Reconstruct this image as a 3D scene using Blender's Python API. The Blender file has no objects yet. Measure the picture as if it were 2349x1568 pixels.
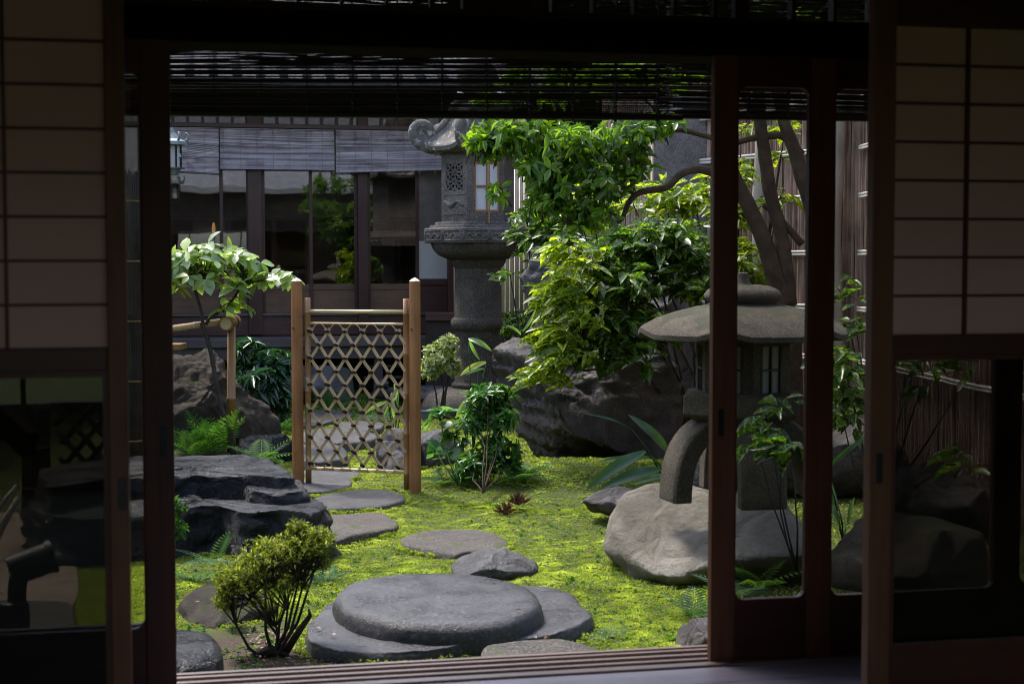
import bpy, bmesh, math, random
import numpy as np
from mathutils import Vector, Matrix, noise as mnoise
random.seed(7); RNG = np.random.default_rng(7)
R = math.radians; PI = math.pi
sc = bpy.context.scene
col = sc.collection
# ---------------------------------------------------------------- camera (all measures below use a 2349x1568 reading of the frame)
F = 3588.0; CX = 1174.5; CY = 784.0; H = 1.5; PITCH = R(3.09); YAW = R(12.0); TY = math.tan(YAW)
cam_d = bpy.data.cameras.new('camera'); cam = bpy.data.objects.new('camera', cam_d); col.objects.link(cam)
cam_d.sensor_width = 36; cam_d.lens = F / 2349 * 36
cam.location = (0, 0, H); cam.rotation_euler = (PI / 2 - PITCH, 0, 0)
cam_d.clip_start = 0.05; cam_d.clip_end = 400
cam_d.dof.use_dof = True; cam_d.dof.focus_distance = 9.6; cam_d.dof.aperture_fstop = 5.6
sc.camera = cam
# ---------------------------------------------------------------- sky, sun, exposure
SUN_EL, SUN_AZ = R(60), R(320)       # azimuth clockwise from +Y: sun from the left, beyond the garden
w = bpy.data.worlds.new('World'); sc.world = w; w.use_nodes = True
nt = w.node_tree; bg = nt.nodes['Background']
sky = nt.nodes.new('ShaderNodeTexSky'); sky.sky_type = 'NISHITA'; sky.sun_disc = False
sky.sun_elevation = SUN_EL; sky.sun_rotation = SUN_AZ; sky.air_density = 1.0; sky.dust_density = 2.5; sky.ozone_density = 1.5
hs = nt.nodes.new('ShaderNodeHueSaturation'); hs.inputs['Saturation'].default_value = .85; nt.links.new(sky.outputs[0], hs.inputs['Color']); nt.links.new(hs.outputs[0], bg.inputs[0]); bg.inputs[1].default_value = 0.15
sd = bpy.data.lights.new('sun', 'SUN'); so = bpy.data.objects.new('sun', sd); col.objects.link(so)
sd.energy = 1.5; sd.angle = R(11); sd.color = (1, .96, .88)
dsun = Vector((math.sin(SUN_AZ) * math.cos(SUN_EL), math.cos(SUN_AZ) * math.cos(SUN_EL), math.sin(SUN_EL)))
so.rotation_euler = dsun.to_track_quat('Z', 'Y').to_euler(); so.location = (0, 0, 12)
sc.view_settings.view_transform = 'Standard'; sc.view_settings.look = 'None'
sc.view_settings.exposure = 1.65; sc.view_settings.gamma = 1
sc.render.engine = 'CYCLES'; cy = sc.cycles
cy.use_denoising = True; cy.max_bounces = 8; cy.diffuse_bounces = 3; cy.glossy_bounces = 3
cy.transmission_bounces = 4; cy.transparent_max_bounces = 10; cy.caustics_reflective = False; cy.caustics_refractive = False
cy.sample_clamp_indirect = 6; cy.pixel_filter_type = 'BLACKMAN_HARRIS'; cy.filter_width = .95; cy.denoising_prefilter = 'ACCURATE'; cy.use_adaptive_sampling = True; cy.adaptive_threshold = .008

# ---------------------------------------------------------------- geometry helpers
def ray(px, py):
    a = (px - CX) / F; b = (CY - py) / F
    return Vector((a, math.cos(PITCH) + b * math.sin(PITCH), -math.sin(PITCH) + b * math.cos(PITCH)))
def P(px, py, Y):
    d = ray(px, py); return Vector((d.x * Y / d.y, Y, H + d.z * Y / d.y))
def G(px, py, z=0.0):
    d = ray(px, py); s = (z - H) / d.z; return Vector((d.x * s, d.y * s, z))
class Plane:                                           # a facade plane turned by YAW, crossing x=0 at y=d0
    def __init__(s, d0): s.d0 = d0
    def uz(s, px, py):
        d = ray(px, py); k = s.d0 / (d.y - TY * d.x)
        return d.x * k / math.cos(YAW), H + d.z * k
    def u(s, px, py=784): return s.uz(px, py)[0]
    def z(s, py, px=1174): return s.uz(px, py)[1]
def lnk(o, parent=None):
    col.objects.link(o)
    if parent is not None: o.parent = parent
    return o
def empty(name, loc=(0, 0, 0), rz=0.0):
    o = bpy.data.objects.new(name, None); o.empty_display_size = .1; col.objects.link(o)
    o.location = loc; o.rotation_euler = (0, 0, rz); return o
def tag(o, label=None, cat=None, group=None, kind=None):
    if label: o['label'] = label
    if cat: o['category'] = cat
    if group: o['group'] = group
    if kind: o['kind'] = kind
    return o
class MB:
    def __init__(s): s.v = []; s.f = []
    def add(s, v, f):
        n = len(s.v); s.v += [tuple(p) for p in v]; s.f += [tuple(i + n for i in q) for q in f]; return s
    def box(s, x0, x1, y0, y1, z0, z1):
        return s.add([(x0, y0, z0), (x1, y0, z0), (x1, y1, z0), (x0, y1, z0), (x0, y0, z1), (x1, y0, z1), (x1, y1, z1), (x0, y1, z1)],
                     [(0, 3, 2, 1), (4, 5, 6, 7), (0, 1, 5, 4), (1, 2, 6, 5), (2, 3, 7, 6), (3, 0, 4, 7)])
    def tube(s, pts, rad, n=8, cap=True, flat=None):
        pts = [Vector(p) for p in pts]
        if not hasattr(rad, '__len__'): rad = [rad] * len(pts)
        up = None; v = []; f = []
        for i, p in enumerate(pts):
            t = (pts[min(i + 1, len(pts) - 1)] - pts[max(i - 1, 0)]).normalized()
            if up is None: up = Vector((0, 0, 1)) if abs(t.z) < .9 else Vector((1, 0, 0))
            a = t.cross(up); a = a.normalized() if a.length > 1e-5 else Vector((1, 0, 0)); b = a.cross(t).normalized(); up = b
            for k in range(n):
                an = 2 * PI * k / n + PI / n
                v.append(p + (a * math.cos(an) + b * math.sin(an) * (flat or 1)) * rad[i])
        for i in range(len(pts) - 1):
            for k in range(n):
                f.append((i * n + k, i * n + (k + 1) % n, (i + 1) * n + (k + 1) % n, (i + 1) * n + k))
        if cap: f.append(tuple(reversed(range(n)))); f.append(tuple((len(pts) - 1) * n + k for k in range(n)))
        return s.add(v, [tuple(reversed(q)) for q in f])
    def lathe(s, prof, n=32, c=(0, 0), shape=None, rot=0.0):   # prof: (r, z); shape(angle) -> radius factor
        v = []; f = []
        for r, z in prof:
            for k in range(n):
                a = 2 * PI * k / n + rot; q = r * (shape(a - rot) if shape else 1)
                v.append((c[0] + q * math.cos(a), c[1] + q * math.sin(a), z))
        for i in range(len(prof) - 1):
            for k in range(n):
                f.append((i * n + k, i * n + (k + 1) % n, (i + 1) * n + (k + 1) % n, (i + 1) * n + k))
        f.append(tuple(reversed(range(n)))); f.append(tuple((len(prof) - 1) * n + k for k in range(n)))
        return s.add(v, f)
    def prism(s, poly, y0, y1):                         # polygon in x,z, extruded along y
        n = len(poly)
        v = [(x, y0, z) for x, z in poly] + [(x, y1, z) for x, z in poly]
        f = [tuple(range(n)), tuple(reversed(range(n, 2 * n)))] + [(i, i + n, (i + 1) % n + n, (i + 1) % n) for i in range(n)]
        return s.add(v, f)
    def build(s, name, mat, parent=None, smooth=False, bevel=0, fixn=False):
        me = bpy.data.meshes.new(name); me.from_pydata(s.v, [], s.f); me.update()
        if fixn:
            bm = bmesh.new(); bm.from_mesh(me); bmesh.ops.recalc_face_normals(bm, faces=bm.faces); bm.to_mesh(me); bm.free()
        me.materials.append(mat)
        if smooth:
            me.polygons.foreach_set('use_smooth', [True] * len(me.polygons))
            if smooth != 'all':
                me.set_sharp_from_angle(angle=R(40))
        o = lnk(bpy.data.objects.new(name, me), parent)
        if bevel:
            m = o.modifiers.new('bevel', 'BEVEL'); m.width = bevel; m.segments = 2; m.limit_method = 'ANGLE'
        return o
def copy_tree(o, parent=None):
    c = o.copy(); col.objects.link(c); c.parent = parent
    for ch in list(o.children): copy_tree(ch, c)
    return c
def hexshape(rounding=0.0, n=6):                        # radius factor of a regular polygon with a corner at angle 0
    def g(a):
        h = PI / n; q = (a % (2 * h)) - h
        return (1 - rounding) * math.cos(h) / math.cos(q) + rounding
    return g
def fbm(p, s, o=4):
    return mnoise.fractal(Vector(p) * s, 1.0, 2.0, o)
def smooth01(x): x = max(0, min(1, x)); return x * x * (3 - 2 * x)

# ---------------------------------------------------------------- materials
def new_mat(name):
    m = bpy.data.materials.new(name); m.use_nodes = True; t = m.node_tree; b = t.nodes['Principled BSDF']; return m, t, b
def coords(t, scale=(1, 1, 1), kind='Object'):
    tc = t.nodes.new('ShaderNodeTexCoord'); mp = t.nodes.new('ShaderNodeMapping'); mp.inputs['Scale'].default_value = scale
    t.links.new(tc.outputs[kind], mp.inputs[0]); return mp.outputs[0]
def noise_n(t, vec, scale, detail=6, rough=.6):
    n = t.nodes.new('ShaderNodeTexNoise'); n.inputs['Scale'].default_value = scale; n.inputs['Detail'].default_value = detail
    n.inputs['Roughness'].default_value = rough; t.links.new(vec, n.inputs['Vector']); return n.outputs['Fac']
def ramp(t, fac, stops):
    r = t.nodes.new('ShaderNodeValToRGB'); e = r.color_ramp.elements
    e[0].position = stops[0][0]; e[0].color = (*stops[0][1], 1); e[1].position = stops[-1][0]; e[1].color = (*stops[-1][1], 1)
    for p, c in stops[1:-1]: q = e.new(p); q.color = (*c, 1)
    t.links.new(fac, r.inputs[0]); return r.outputs[0]
def mixc(t, fac, a, b, mode='MIX'):
    m = t.nodes.new('ShaderNodeMix'); m.data_type = 'RGBA'; m.blend_type = mode
    for s_, v in ((0, fac), (6, a), (7, b)):
        if hasattr(v, 'node'): t.links.new(v, m.inputs[s_])
        else: m.inputs[s_].default_value = v if s_ == 0 else (*v, 1)
    return m.outputs[2]
def bump(t, b, h, strength=.4, dist=.01, prev=None):
    n = t.nodes.new('ShaderNodeBump'); n.inputs['Strength'].default_value = strength; n.inputs['Distance'].default_value = dist
    t.links.new(h, n.inputs['Height'])
    if prev is not None: t.links.new(prev, n.inputs['Normal'])
    t.links.new(n.outputs[0], b.inputs['Normal']); return n.outputs[0]
def wood(name, c1, c2, axis=2, rough=.55, freq=30, bmp=.25, spec=.3):
    m, t, b = new_mat(name); s = [freq] * 3; s[axis] = freq * .06
    v = coords(t, s); n = noise_n(t, v, 1.0, 8, .65)
    v2 = coords(t, (1.3, 1.3, 1.3)); n2 = noise_n(t, v2, 2.2, 4)
    c = ramp(t, n, [(.3, c1), (.7, c2)])
    c = mixc(t, .35, c, ramp(t, n2, [(.35, tuple(x * .55 for x in c1)), (.65, c2)]))
    t.links.new(c, b.inputs['Base Color']); b.inputs['Roughness'].default_value = rough; b.inputs['Specular IOR Level'].default_value = spec
    bump(t, b, n, bmp, .004); return m
def stone(name, c1, c2, scale=6, rough=.8, bmp=.6, dist=.02, moss=0.0, speck=0.0, cracks=0.0, mosscol=(.075, .1, .02), wet=None, spec=.4, lichen=0.0):
    m, t, b = new_mat(name); v = coords(t)
    n = noise_n(t, v, scale, 10, .62); n2 = noise_n(t, v, scale * 12, 4, .7); n3 = noise_n(t, v, scale * .35, 3, .5)
    c = ramp(t, n, [(.28, tuple(x * .55 for x in c1)), (.45, c1), (.68, c2)])
    c = mixc(t, .4, c, ramp(t, n3, [(.35, c1), (.7, tuple(min(1, x * 1.3) for x in c2))]))
    if speck:
        c = mixc(t, speck, c, ramp(t, n2, [(.35, (.02, .02, .02)), (.5, c1), (.66, (.6, .58, .54))]))
    if lichen:
        nl = noise_n(t, v, scale * 1.6, 6, .75); f = ramp(t, nl, [(.56 - lichen * .1, (0, 0, 0)), (.63 - lichen * .1, (1, 1, 1))])
        c = mixc(t, f, c, (.5, .48, .42))
    if moss:
        ge = t.nodes.new('ShaderNodeNewGeometry'); sx = t.nodes.new('ShaderNodeSeparateXYZ'); t.links.new(ge.outputs['Normal'], sx.inputs[0])
        nm = noise_n(t, v, scale * .7, 5, .6); a = t.nodes.new('ShaderNodeMath'); a.operation = 'MULTIPLY_ADD'
        t.links.new(nm, a.inputs[0]); a.inputs[1].default_value = 2.2; t.links.new(sx.outputs[2], a.inputs[2])
        f = ramp(t, a.outputs[0], [(.0, (0, 0, 0)), (1.0, (1, 1, 1))])
        rr = f.node; rr.color_ramp.elements[0].position = .985 - moss * .36; rr.color_ramp.elements[1].position = min(1, 1.045 - moss * .36)
        dv = t.nodes.new('ShaderNodeMath'); dv.operation = 'MULTIPLY'; dv.inputs[1].default_value = 1 / 2.4
        t.links.new(a.outputs[0], dv.inputs[0]); t.links.new(dv.outputs[0], rr.inputs[0])
        c = mixc(t, f, c, mixc(t, n2, tuple(x * .5 for x in mosscol), mosscol))
    t.links.new(c, b.inputs['Base Color']); b.inputs['Specular IOR Level'].default_value = spec
    if wet is not None:
        r_ = ramp(t, n, [(.4, (wet,) * 3), (.62, (rough,) * 3)]); t.links.new(r_, b.inputs['Roughness'])
    else: b.inputs['Roughness'].default_value = rough
    n4 = noise_n(t, v, scale * 3.7, 8, .75); ab = t.nodes.new('ShaderNodeMath'); ab.operation = 'SUBTRACT'; ab.inputs[1].default_value = .5; t.links.new(n4, ab.inputs[0])
    a2 = t.nodes.new('ShaderNodeMath'); a2.operation = 'ABSOLUTE'; t.links.new(ab.outputs[0], a2.inputs[0])
    p = bump(t, b, n, bmp, dist); p = bump(t, b, a2.outputs[0], bmp, dist * 2.4, p); p = bump(t, b, n2, bmp * .8, dist * .5, p)
    if cracks:
        vo = t.nodes.new('ShaderNodeTexVoronoi'); vo.feature = 'DISTANCE_TO_EDGE'; vo.inputs['Scale'].default_value = scale * .5
        wv = t.nodes.new('ShaderNodeVectorMath'); wv.operation = 'MULTIPLY_ADD'
        nn = t.nodes.new('ShaderNodeTexNoise'); nn.inputs['Scale'].default_value = scale * .8; t.links.new(v, nn.inputs['Vector'])
        t.links.new(nn.outputs['Color'], wv.inputs[0]); wv.inputs[1].default_value = (.5, .5, .5); t.links.new(v, wv.inputs[2])
        t.links.new(wv.outputs[0], vo.inputs['Vector'])
        e = ramp(t, vo.outputs['Distance'], [(0, (0, 0, 0)), (.05, (1, 1, 1))])
        bump(t, b, e, cracks, .02, p)
    return m
def leafmat(name, c1, c2, c3=None, rough=.38, trans=.4, tcol=None, spots=None, spec=.5, spotscale=30):
    m, t, b = new_mat(name)
    at = t.nodes.new('ShaderNodeAttribute'); at.attribute_name = 'rnd'
    c = ramp(t, at.outputs['Fac'], [(0, c1), (.7, c2), (1, c3 or c2)])
    v = coords(t)
    if spots:
        n = noise_n(t, v, spotscale, 2, .5); f = ramp(t, n, [(.52, (0, 0, 0)), (.56, (1, 1, 1))])
        c = mixc(t, f, c, spots)
    nv = noise_n(t, v, 9, 3); c = mixc(t, .3, c, ramp(t, nv, [(.3, (0, 0, 0)), (.7, (1, 1, 1))]), 'SOFT_LIGHT')
    t.links.new(c, b.inputs['Base Color']); b.inputs['Roughness'].default_value = rough; b.inputs['Specular IOR Level'].default_value = spec
    tr = t.nodes.new('ShaderNodeBsdfTranslucent')
    tc = mixc(t, 1.0, c, tcol or (2.2, 2.3, .9), 'MULTIPLY'); t.links.new(tc, tr.inputs[0])
    mx = t.nodes.new('ShaderNodeMixShader'); mx.inputs[0].default_value = trans
    t.links.new(b.outputs[0], mx.inputs[1]); t.links.new(tr.outputs[0], mx.inputs[2])
    t.links.new(mx.outputs[0], t.nodes['Material Output'].inputs[0]); return m
def plain(name, c, rough=.6, metal=0, spec=.4, var=.25, scale=8, bmp=.15):
    m, t, b = new_mat(name); v = coords(t); n = noise_n(t, v, scale, 6)
    cc = ramp(t, n, [(.3, tuple(x * (1 - var) for x in c)), (.7, tuple(min(1, x * (1 + var)) for x in c))])
    t.links.new(cc, b.inputs['Base Color']); b.inputs['Roughness'].default_value = rough; b.inputs['Metallic'].default_value = metal
    b.inputs['Specular IOR Level'].default_value = spec; bump(t, b, n, bmp, .004); return m
def glass(name, tint, refl=.1):
    m, t, b = new_mat(name); t.nodes.remove(b)
    tr = t.nodes.new('ShaderNodeBsdfTransparent'); tr.inputs[0].default_value = (*tint, 1)
    gl = t.nodes.new('ShaderNodeBsdfGlossy'); gl.inputs['Roughness'].default_value = .015
    fr = t.nodes.new('ShaderNodeFresnel'); fr.inputs[0].default_value = 1.5
    ad = t.nodes.new('ShaderNodeMath'); ad.operation = 'ADD'; ad.inputs[1].default_value = refl; t.links.new(fr.outputs[0], ad.inputs[0])
    mx = t.nodes.new('ShaderNodeMixShader'); t.links.new(ad.outputs[0], mx.inputs[0]); t.links.new(tr.outputs[0], mx.inputs[1]); t.links.new(gl.outputs[0], mx.inputs[2])
    v = coords(t); n = noise_n(t, v, 1.5, 2); bp = t.nodes.new('ShaderNodeBump'); bp.inputs['Strength'].default_value = .05; bp.inputs['Distance'].default_value = .02
    t.links.new(n, bp.inputs['Height']); t.links.new(bp.outputs[0], gl.inputs['Normal'])
    t.links.new(mx.outputs[0], t.nodes['Material Output'].inputs[0]); return m
def paper(name, c, trans=.35):
    m, t, b = new_mat(name); v = coords(t, (1, 1, 1)); n = noise_n(t, v, 3, 5)
    cc = ramp(t, n, [(.3, tuple(x * .9 for x in c)), (.7, c)]); t.links.new(cc, b.inputs['Base Color']); b.inputs['Roughness'].default_value = .9
    tr = t.nodes.new('ShaderNodeBsdfTranslucent'); t.links.new(cc, tr.inputs[0])
    mx = t.nodes.new('ShaderNodeMixShader'); mx.inputs[0].default_value = trans
    t.links.new(b.outputs[0], mx.inputs[1]); t.links.new(tr.outputs[0], mx.inputs[2]); t.links.new(mx.outputs[0], t.nodes['Material Output'].inputs[0]); return m

M = {}
M['frame'] = wood('stained timber', (.045, .012, .007), (.10, .028, .014), 2, .45, 40)
M['frame_h'] = wood('stained timber rail', (.040, .012, .007), (.085, .024, .013), 0, .45, 40)
M['beam'] = wood('blackened beam', (.008, .005, .0035), (.018, .010, .007), 0, .95, 30, .25, .05)
M['stile'] = wood('aged cedar stile', (.10, .035, .015), (.20, .075, .032), 2, .5, 45)
M['engawa'] = wood('veranda boards', (.28, .25, .30), (.42, .37, .45), 0, .28, 35, .12, .6)  # bluish reflection from outdoors is put into the board colour
M['sill'] = wood('worn sill wood', (.15, .10, .085), (.28, .2, .17), 0, .35, 45, .2, .5)
M['paper'] = paper('shoji paper', (.70, .52, .475), .5)
M['metal'] = plain('black iron', (.02, .02, .022), .4, .6)
M['glass'] = glass('old door glass', (.86, .86, .84), .012); M['glass_s'] = glass('dimming screen glass', (.38, .37, .36), .02)  # dark tint of the screen glass stands in for the dim view beyond
M['glass_clear'] = glass('window glass', (.8, .8, .8), .085)
M['tatami'] = plain('tatami', (.25, .22, .11), .8)
M['plaster'] = plain('earthen plaster', (.32, .26, .2), .9)
M['ceil'] = wood('ceiling boards', (.05, .03, .02), (.08, .05, .03), 0, .7)
M['hframe'] = wood('far house timber', (.035, .011, .008), (.075, .026, .018), 2, .42, 30, .2, .5)
M['hframe_h'] = wood('far house board', (.04, .015, .012), (.10, .042, .034), 0, .42, 16, .25, .5)
M['hpanel'] = wood('lower door panel', (.09, .05, .03), (.2, .12, .075), 0, .5, 12, .3)
M['hbeam'] = wood('veranda edge timber', (.06, .05, .052), (.13, .11, .115), 0, .32, 20, .15, .6)
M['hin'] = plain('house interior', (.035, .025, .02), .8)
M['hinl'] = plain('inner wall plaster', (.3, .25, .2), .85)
M['reed'] = leafmat('blind reed', (.30, .25, .31), (.78, .68, .80), (.92, .84, .95), .5, .12, tcol=(1, 1, 1), spec=.4)  # lilac of the reflected sky is put into the reed colours
M['reed_dark'] = wood('dark reed', (.02, .016, .014), (.05, .04, .036), 0, .5, 30, .1)
M['cord'] = plain('cord', (.35, .3, .28), .8)
M['tile'] = plain('roof tile', (.22, .22, .23), .35, 0, .6)
M['gatepost'] = wood('cedar post', (.20, .085, .03), (.42, .2, .08), 2, .55, 42, .25)
M['cut'] = plain('cut wood end', (.6, .52, .42), .6)
M['bamboo'] = wood('yellow bamboo', (.42, .27, .13), (.64, .45, .26), 2, .32, 30, .08, .5)
M['bamboo_h'] = wood('pale bamboo rail', (.5, .36, .15), (.72, .58, .32), 0, .3, 30, .08, .5)
M['bamboo_br'] = wood('brown bamboo', (.18, .085, .028), (.36, .19, .07), 2, .3, 30, .08, .5)
M['rope'] = plain('black palm rope', (.012, .011, .011), .85)
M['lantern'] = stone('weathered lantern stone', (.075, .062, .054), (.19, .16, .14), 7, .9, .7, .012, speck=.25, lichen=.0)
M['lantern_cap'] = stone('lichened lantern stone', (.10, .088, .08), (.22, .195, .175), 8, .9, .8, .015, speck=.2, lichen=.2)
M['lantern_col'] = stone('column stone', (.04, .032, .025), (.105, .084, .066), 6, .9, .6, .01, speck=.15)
M['lantern_b'] = stone('low lantern stone', (.05, .038, .024), (.12, .092, .058), 9, .9, .9, .012, moss=.40, speck=.12, mosscol=(.075, .07, .035))
M['rock_dark'] = stone('wet dark rock', (.010, .011, .014), (.044, .047, .060), 6, .5, 1.0, .05, wet=.18, spec=.6, cracks=.3)
M['rock_br'] = stone('brown rock', (.075, .065, .063), (.27, .235, .228), 6, .65, 1.0, .05, cracks=.45, moss=.12)
M['rock_gr'] = stone('grey rock', (.09, .087, .092), (.26, .245, .26), 5, .65, 1.0, .045, cracks=.3, moss=.2)
M['rock_moss'] = stone('mossy rock', (.05, .04, .03), (.15, .115, .09), 8, .8, 1.0, .05, moss=.42)
M['rock_pale'] = stone('pale boulder', (.14, .12, .085), (.46, .42, .36), 3.0, .7, 1.0, .04, moss=.05, cracks=.5)
M['slab'] = stone('stepping stone', (.034, .032, .036), (.095, .09, .10), 9, .6, .8, .012, speck=.3, wet=.36, spec=.45)
M['slab_br'] = stone('brown stepping stone', (.048, .036, .03), (.115, .09, .072), 8, .65, .8, .014, speck=.35, moss=.15, wet=.42)
M['slab_big'] = stone('smooth round step stone', (.010, .010, .014), (.046, .046, .062), 5, .58, .7, .008, speck=.10, wet=.26, spec=.5)
M['stucco'] = stone('washed gravel stone', (.2, .18, .18), (.46, .42, .42), 14, .9, 1.0, .02, speck=.6)
M['bark'] = stone('tree bark', (.07, .042, .024), (.19, .125, .08), 22, .85, 1.0, .02)
M['bark_d'] = stone('dark bark', (.035, .03, .025), (.09, .075, .06), 30, .85, .8, .006)
M['fence'] = wood('cedar bark fence', (.035, .015, .01), (.62, .42, .34), 2, .8, 34, 1.0)
M['fencepost'] = wood('grey fence post', (.3, .26, .22), (.55, .49, .42), 2, .7, 18, .3)
M['rail'] = wood('whitish rail', (.55, .5, .46), (.8, .75, .7), 0, .6, 25, .2)
M['reedf'] = wood('split bamboo', (.55, .4, .28), (.78, .6, .45), 2, .5, 30, .2)
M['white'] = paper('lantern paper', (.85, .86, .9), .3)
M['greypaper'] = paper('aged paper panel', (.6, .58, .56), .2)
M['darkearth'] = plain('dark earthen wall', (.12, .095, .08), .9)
M['darkpane'] = plain('dark reflecting pane', (.13, .11, .10), .35, 0, .5)  # stands for upper bay glass; its dark reflection is put into the colour
M['shadepaper'] = paper('shaded window paper', (.22, .21, .2), .1)  # shade on the low lantern windows is put into the paper colour
M['bronze'] = plain('pale bronze', (.16, .19, .19), .5, .4)
M['blueplastic'] = plain('blue grey plastic', (.14, .17, .23), .4)
M['concrete'] = stone('sandy paving', (.2, .15, .11), (.32, .25, .19), 12, .9, .4, .005, speck=.15)
M['lampblack'] = plain('painted black metal', (.03, .028, .028), .45, .3)
M['g_cam'] = leafmat('evergreen leaf', (.03, .08, .012), (.09, .18, .02), (.16, .27, .03), .28, .5, tcol=(3.2, 2.9, .8), spec=.6)
M['g_auc'] = leafmat('spotted laurel leaf', (.012, .045, .01), (.03, .085, .014), (.05, .12, .02), .3, .38, spots=(.16, .22, .03), spotscale=60)  # darker laurel copy, shade of the inner leaves put into the colour
M['g_auc_lit'] = leafmat('backlit variegated laurel leaf', (.05, .11, .012), (.09, .17, .018), (.16, .25, .02), .32, .5, tcol=(2.3, 2.1, .7), spots=(.34, .4, .05), spotscale=55)  # lighter laurel copy, backlight put into the leaf colour
M['g_tree'] = leafmat('young tree leaf', (.13, .2, .07), (.26, .34, .17), (.30, .42, .04), .28, .4, spec=1.0)
M['g_dark'] = leafmat('dark glossy leaf', (.008, .035, .014), (.02, .075, .03), (.03, .10, .04), .25, .2, spec=.7)
M['g_ard'] = leafmat('coralberry leaf', (.02, .075, .014), (.055, .15, .025), (.13, .27, .04), .28, .3, spec=.6)
M['g_az'] = leafmat('azalea leaf', (.06, .09, .014), (.16, .19, .03), (.42, .42, .11), .45, .4)
M['g_fern'] = leafmat('fern', (.025, .075, .018), (.055, .13, .025), (.11, .2, .035), .65, .4, spec=.25)
M['g_fernb'] = leafmat('bluish fern', (.04, .09, .05), (.08, .15, .09), (.12, .21, .13), .75, .25, spec=.15)
M['g_asp'] = leafmat('broad blade leaf', (.02, .06, .025), (.05, .10, .045), (.08, .15, .05), .35, .3)
M['g_aspl'] = leafmat('pale blade leaf', (.10, .2, .06), (.2, .3, .1), (.35, .42, .1), .35, .4)
M['g_fuki'] = leafmat('round glossy leaf', (.04, .12, .04), (.08, .2, .07), (.13, .28, .1), .22, .3, spec=.8)
M['g_pale'] = leafmat('pale edged leaf', (.14, .19, .08), (.3, .34, .17), (.42, .44, .25), .4, .35)
M['g_moss'] = leafmat('moss', (.11, .15, .02), (.28, .34, .045), (.50, .56, .10), .6, .4, tcol=(1.9, 2.0, 1.0))
M['g_moss2'] = leafmat('pale lichen', (.14, .2, .11), (.24, .32, .19), (.3, .38, .24), .8, .2)
M['g_back'] = leafmat('far tree leaf', (.012, .03, .01), (.03, .06, .015), (.07, .12, .02), .4, .35)
M['litter'] = leafmat('fallen leaf', (.16, .07, .04), (.3, .15, .10), (.45, .3, .22), .6, .1, tcol=(1.2, .9, .7))
M['redbrown'] = leafmat('dry red plant', (.06, .03, .018), (.12, .06, .035), (.18, .09, .05), .6, .2, tcol=(1.2, .8, .6))
# ground material: moss with brown soil by the azalea
def ground_mat():
    m, t, b = new_mat('mossy ground'); v = coords(t)
    n = noise_n(t, v, 3, 6); n2 = noise_n(t, v, 60, 4, .7)
    c = ramp(t, n, [(.25, (.04, .045, .006)), (.5, (.075, .10, .008)), (.75, (.12, .16, .01))])
    c = mixc(t, .55, c, ramp(t, n2, [(.3, (.015, .02, .004)), (.7, (.08, .11, .012))]))
    ns = noise_n(t, v, 5, 4)
    g = G(600, 1500)
    d = t.nodes.new('ShaderNodeVectorMath'); d.operation = 'DISTANCE'; t.links.new(v, d.inputs[0]); d.inputs[1].default_value = (g.x, g.y, 0)
    a = t.nodes.new('ShaderNodeMath'); a.operation = 'MULTIPLY_ADD'; t.links.new(ns, a.inputs[0]); a.inputs[1].default_value = .5; t.links.new(d.outputs[1], a.inputs[2])
    f = ramp(t, a.outputs[0], [(.50, (1, 1, 1)), (.72, (0, 0, 0))])
    c = mixc(t, f, c, mixc(t, n2, (.035, .022, .013), (.09, .058, .038)))
    t.links.new(c, b.inputs['Base Color']); b.inputs['Roughness'].default_value = .95
    p = bump(t, b, n2, .9, .02); return m
M['ground'] = ground_mat()

# ---------------------------------------------------------------- ground
LANB = G(1600, 1250, .15)
MOUND = G(1330, 1085, .12)
def gh(x, y):
    h = .08 * smooth01((y - 10.5) / 3)
    d = math.hypot((x - MOUND.x) / 1.5, (y - MOUND.y - .3) / 1.0); h += .15 * math.exp(-d * d * 1.6)
    d = math.hypot(x - 1.35, y - 8.0); h += .06 * math.exp(-d * d)
    h += .018 * fbm((x, y, 0), 1.3, 3) + .008 * fbm((x, y, 3), 7, 3)
    return h
def ground():
    xs = np.concatenate([np.array([-120, -60, -30, -15, -9]), np.arange(-6, 7.01, .08), np.array([9, 15, 30, 60, 120])])
    ys = np.concatenate([np.array([-100, -40, -12, -3, 2]), np.arange(3.9, 17.01, .08), np.array([19, 25, 40, 80, 160])])
    v = []; f = []
    for y in ys:
        for x in xs: v.append((x, y, gh(x, y) if (abs(x) < 8 and 3 < y < 18) else .0))
    nx = len(xs)
    for j in range(len(ys) - 1):
        for i in range(nx - 1): f.append((j * nx + i, j * nx + i + 1, (j + 1) * nx + i + 1, (j + 1) * nx + i))
    m = MB(); m.v = v; m.f = f; o = m.build('ground', M['ground'], smooth='all'); tag(o, kind='structure'); return o
ground()

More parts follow.
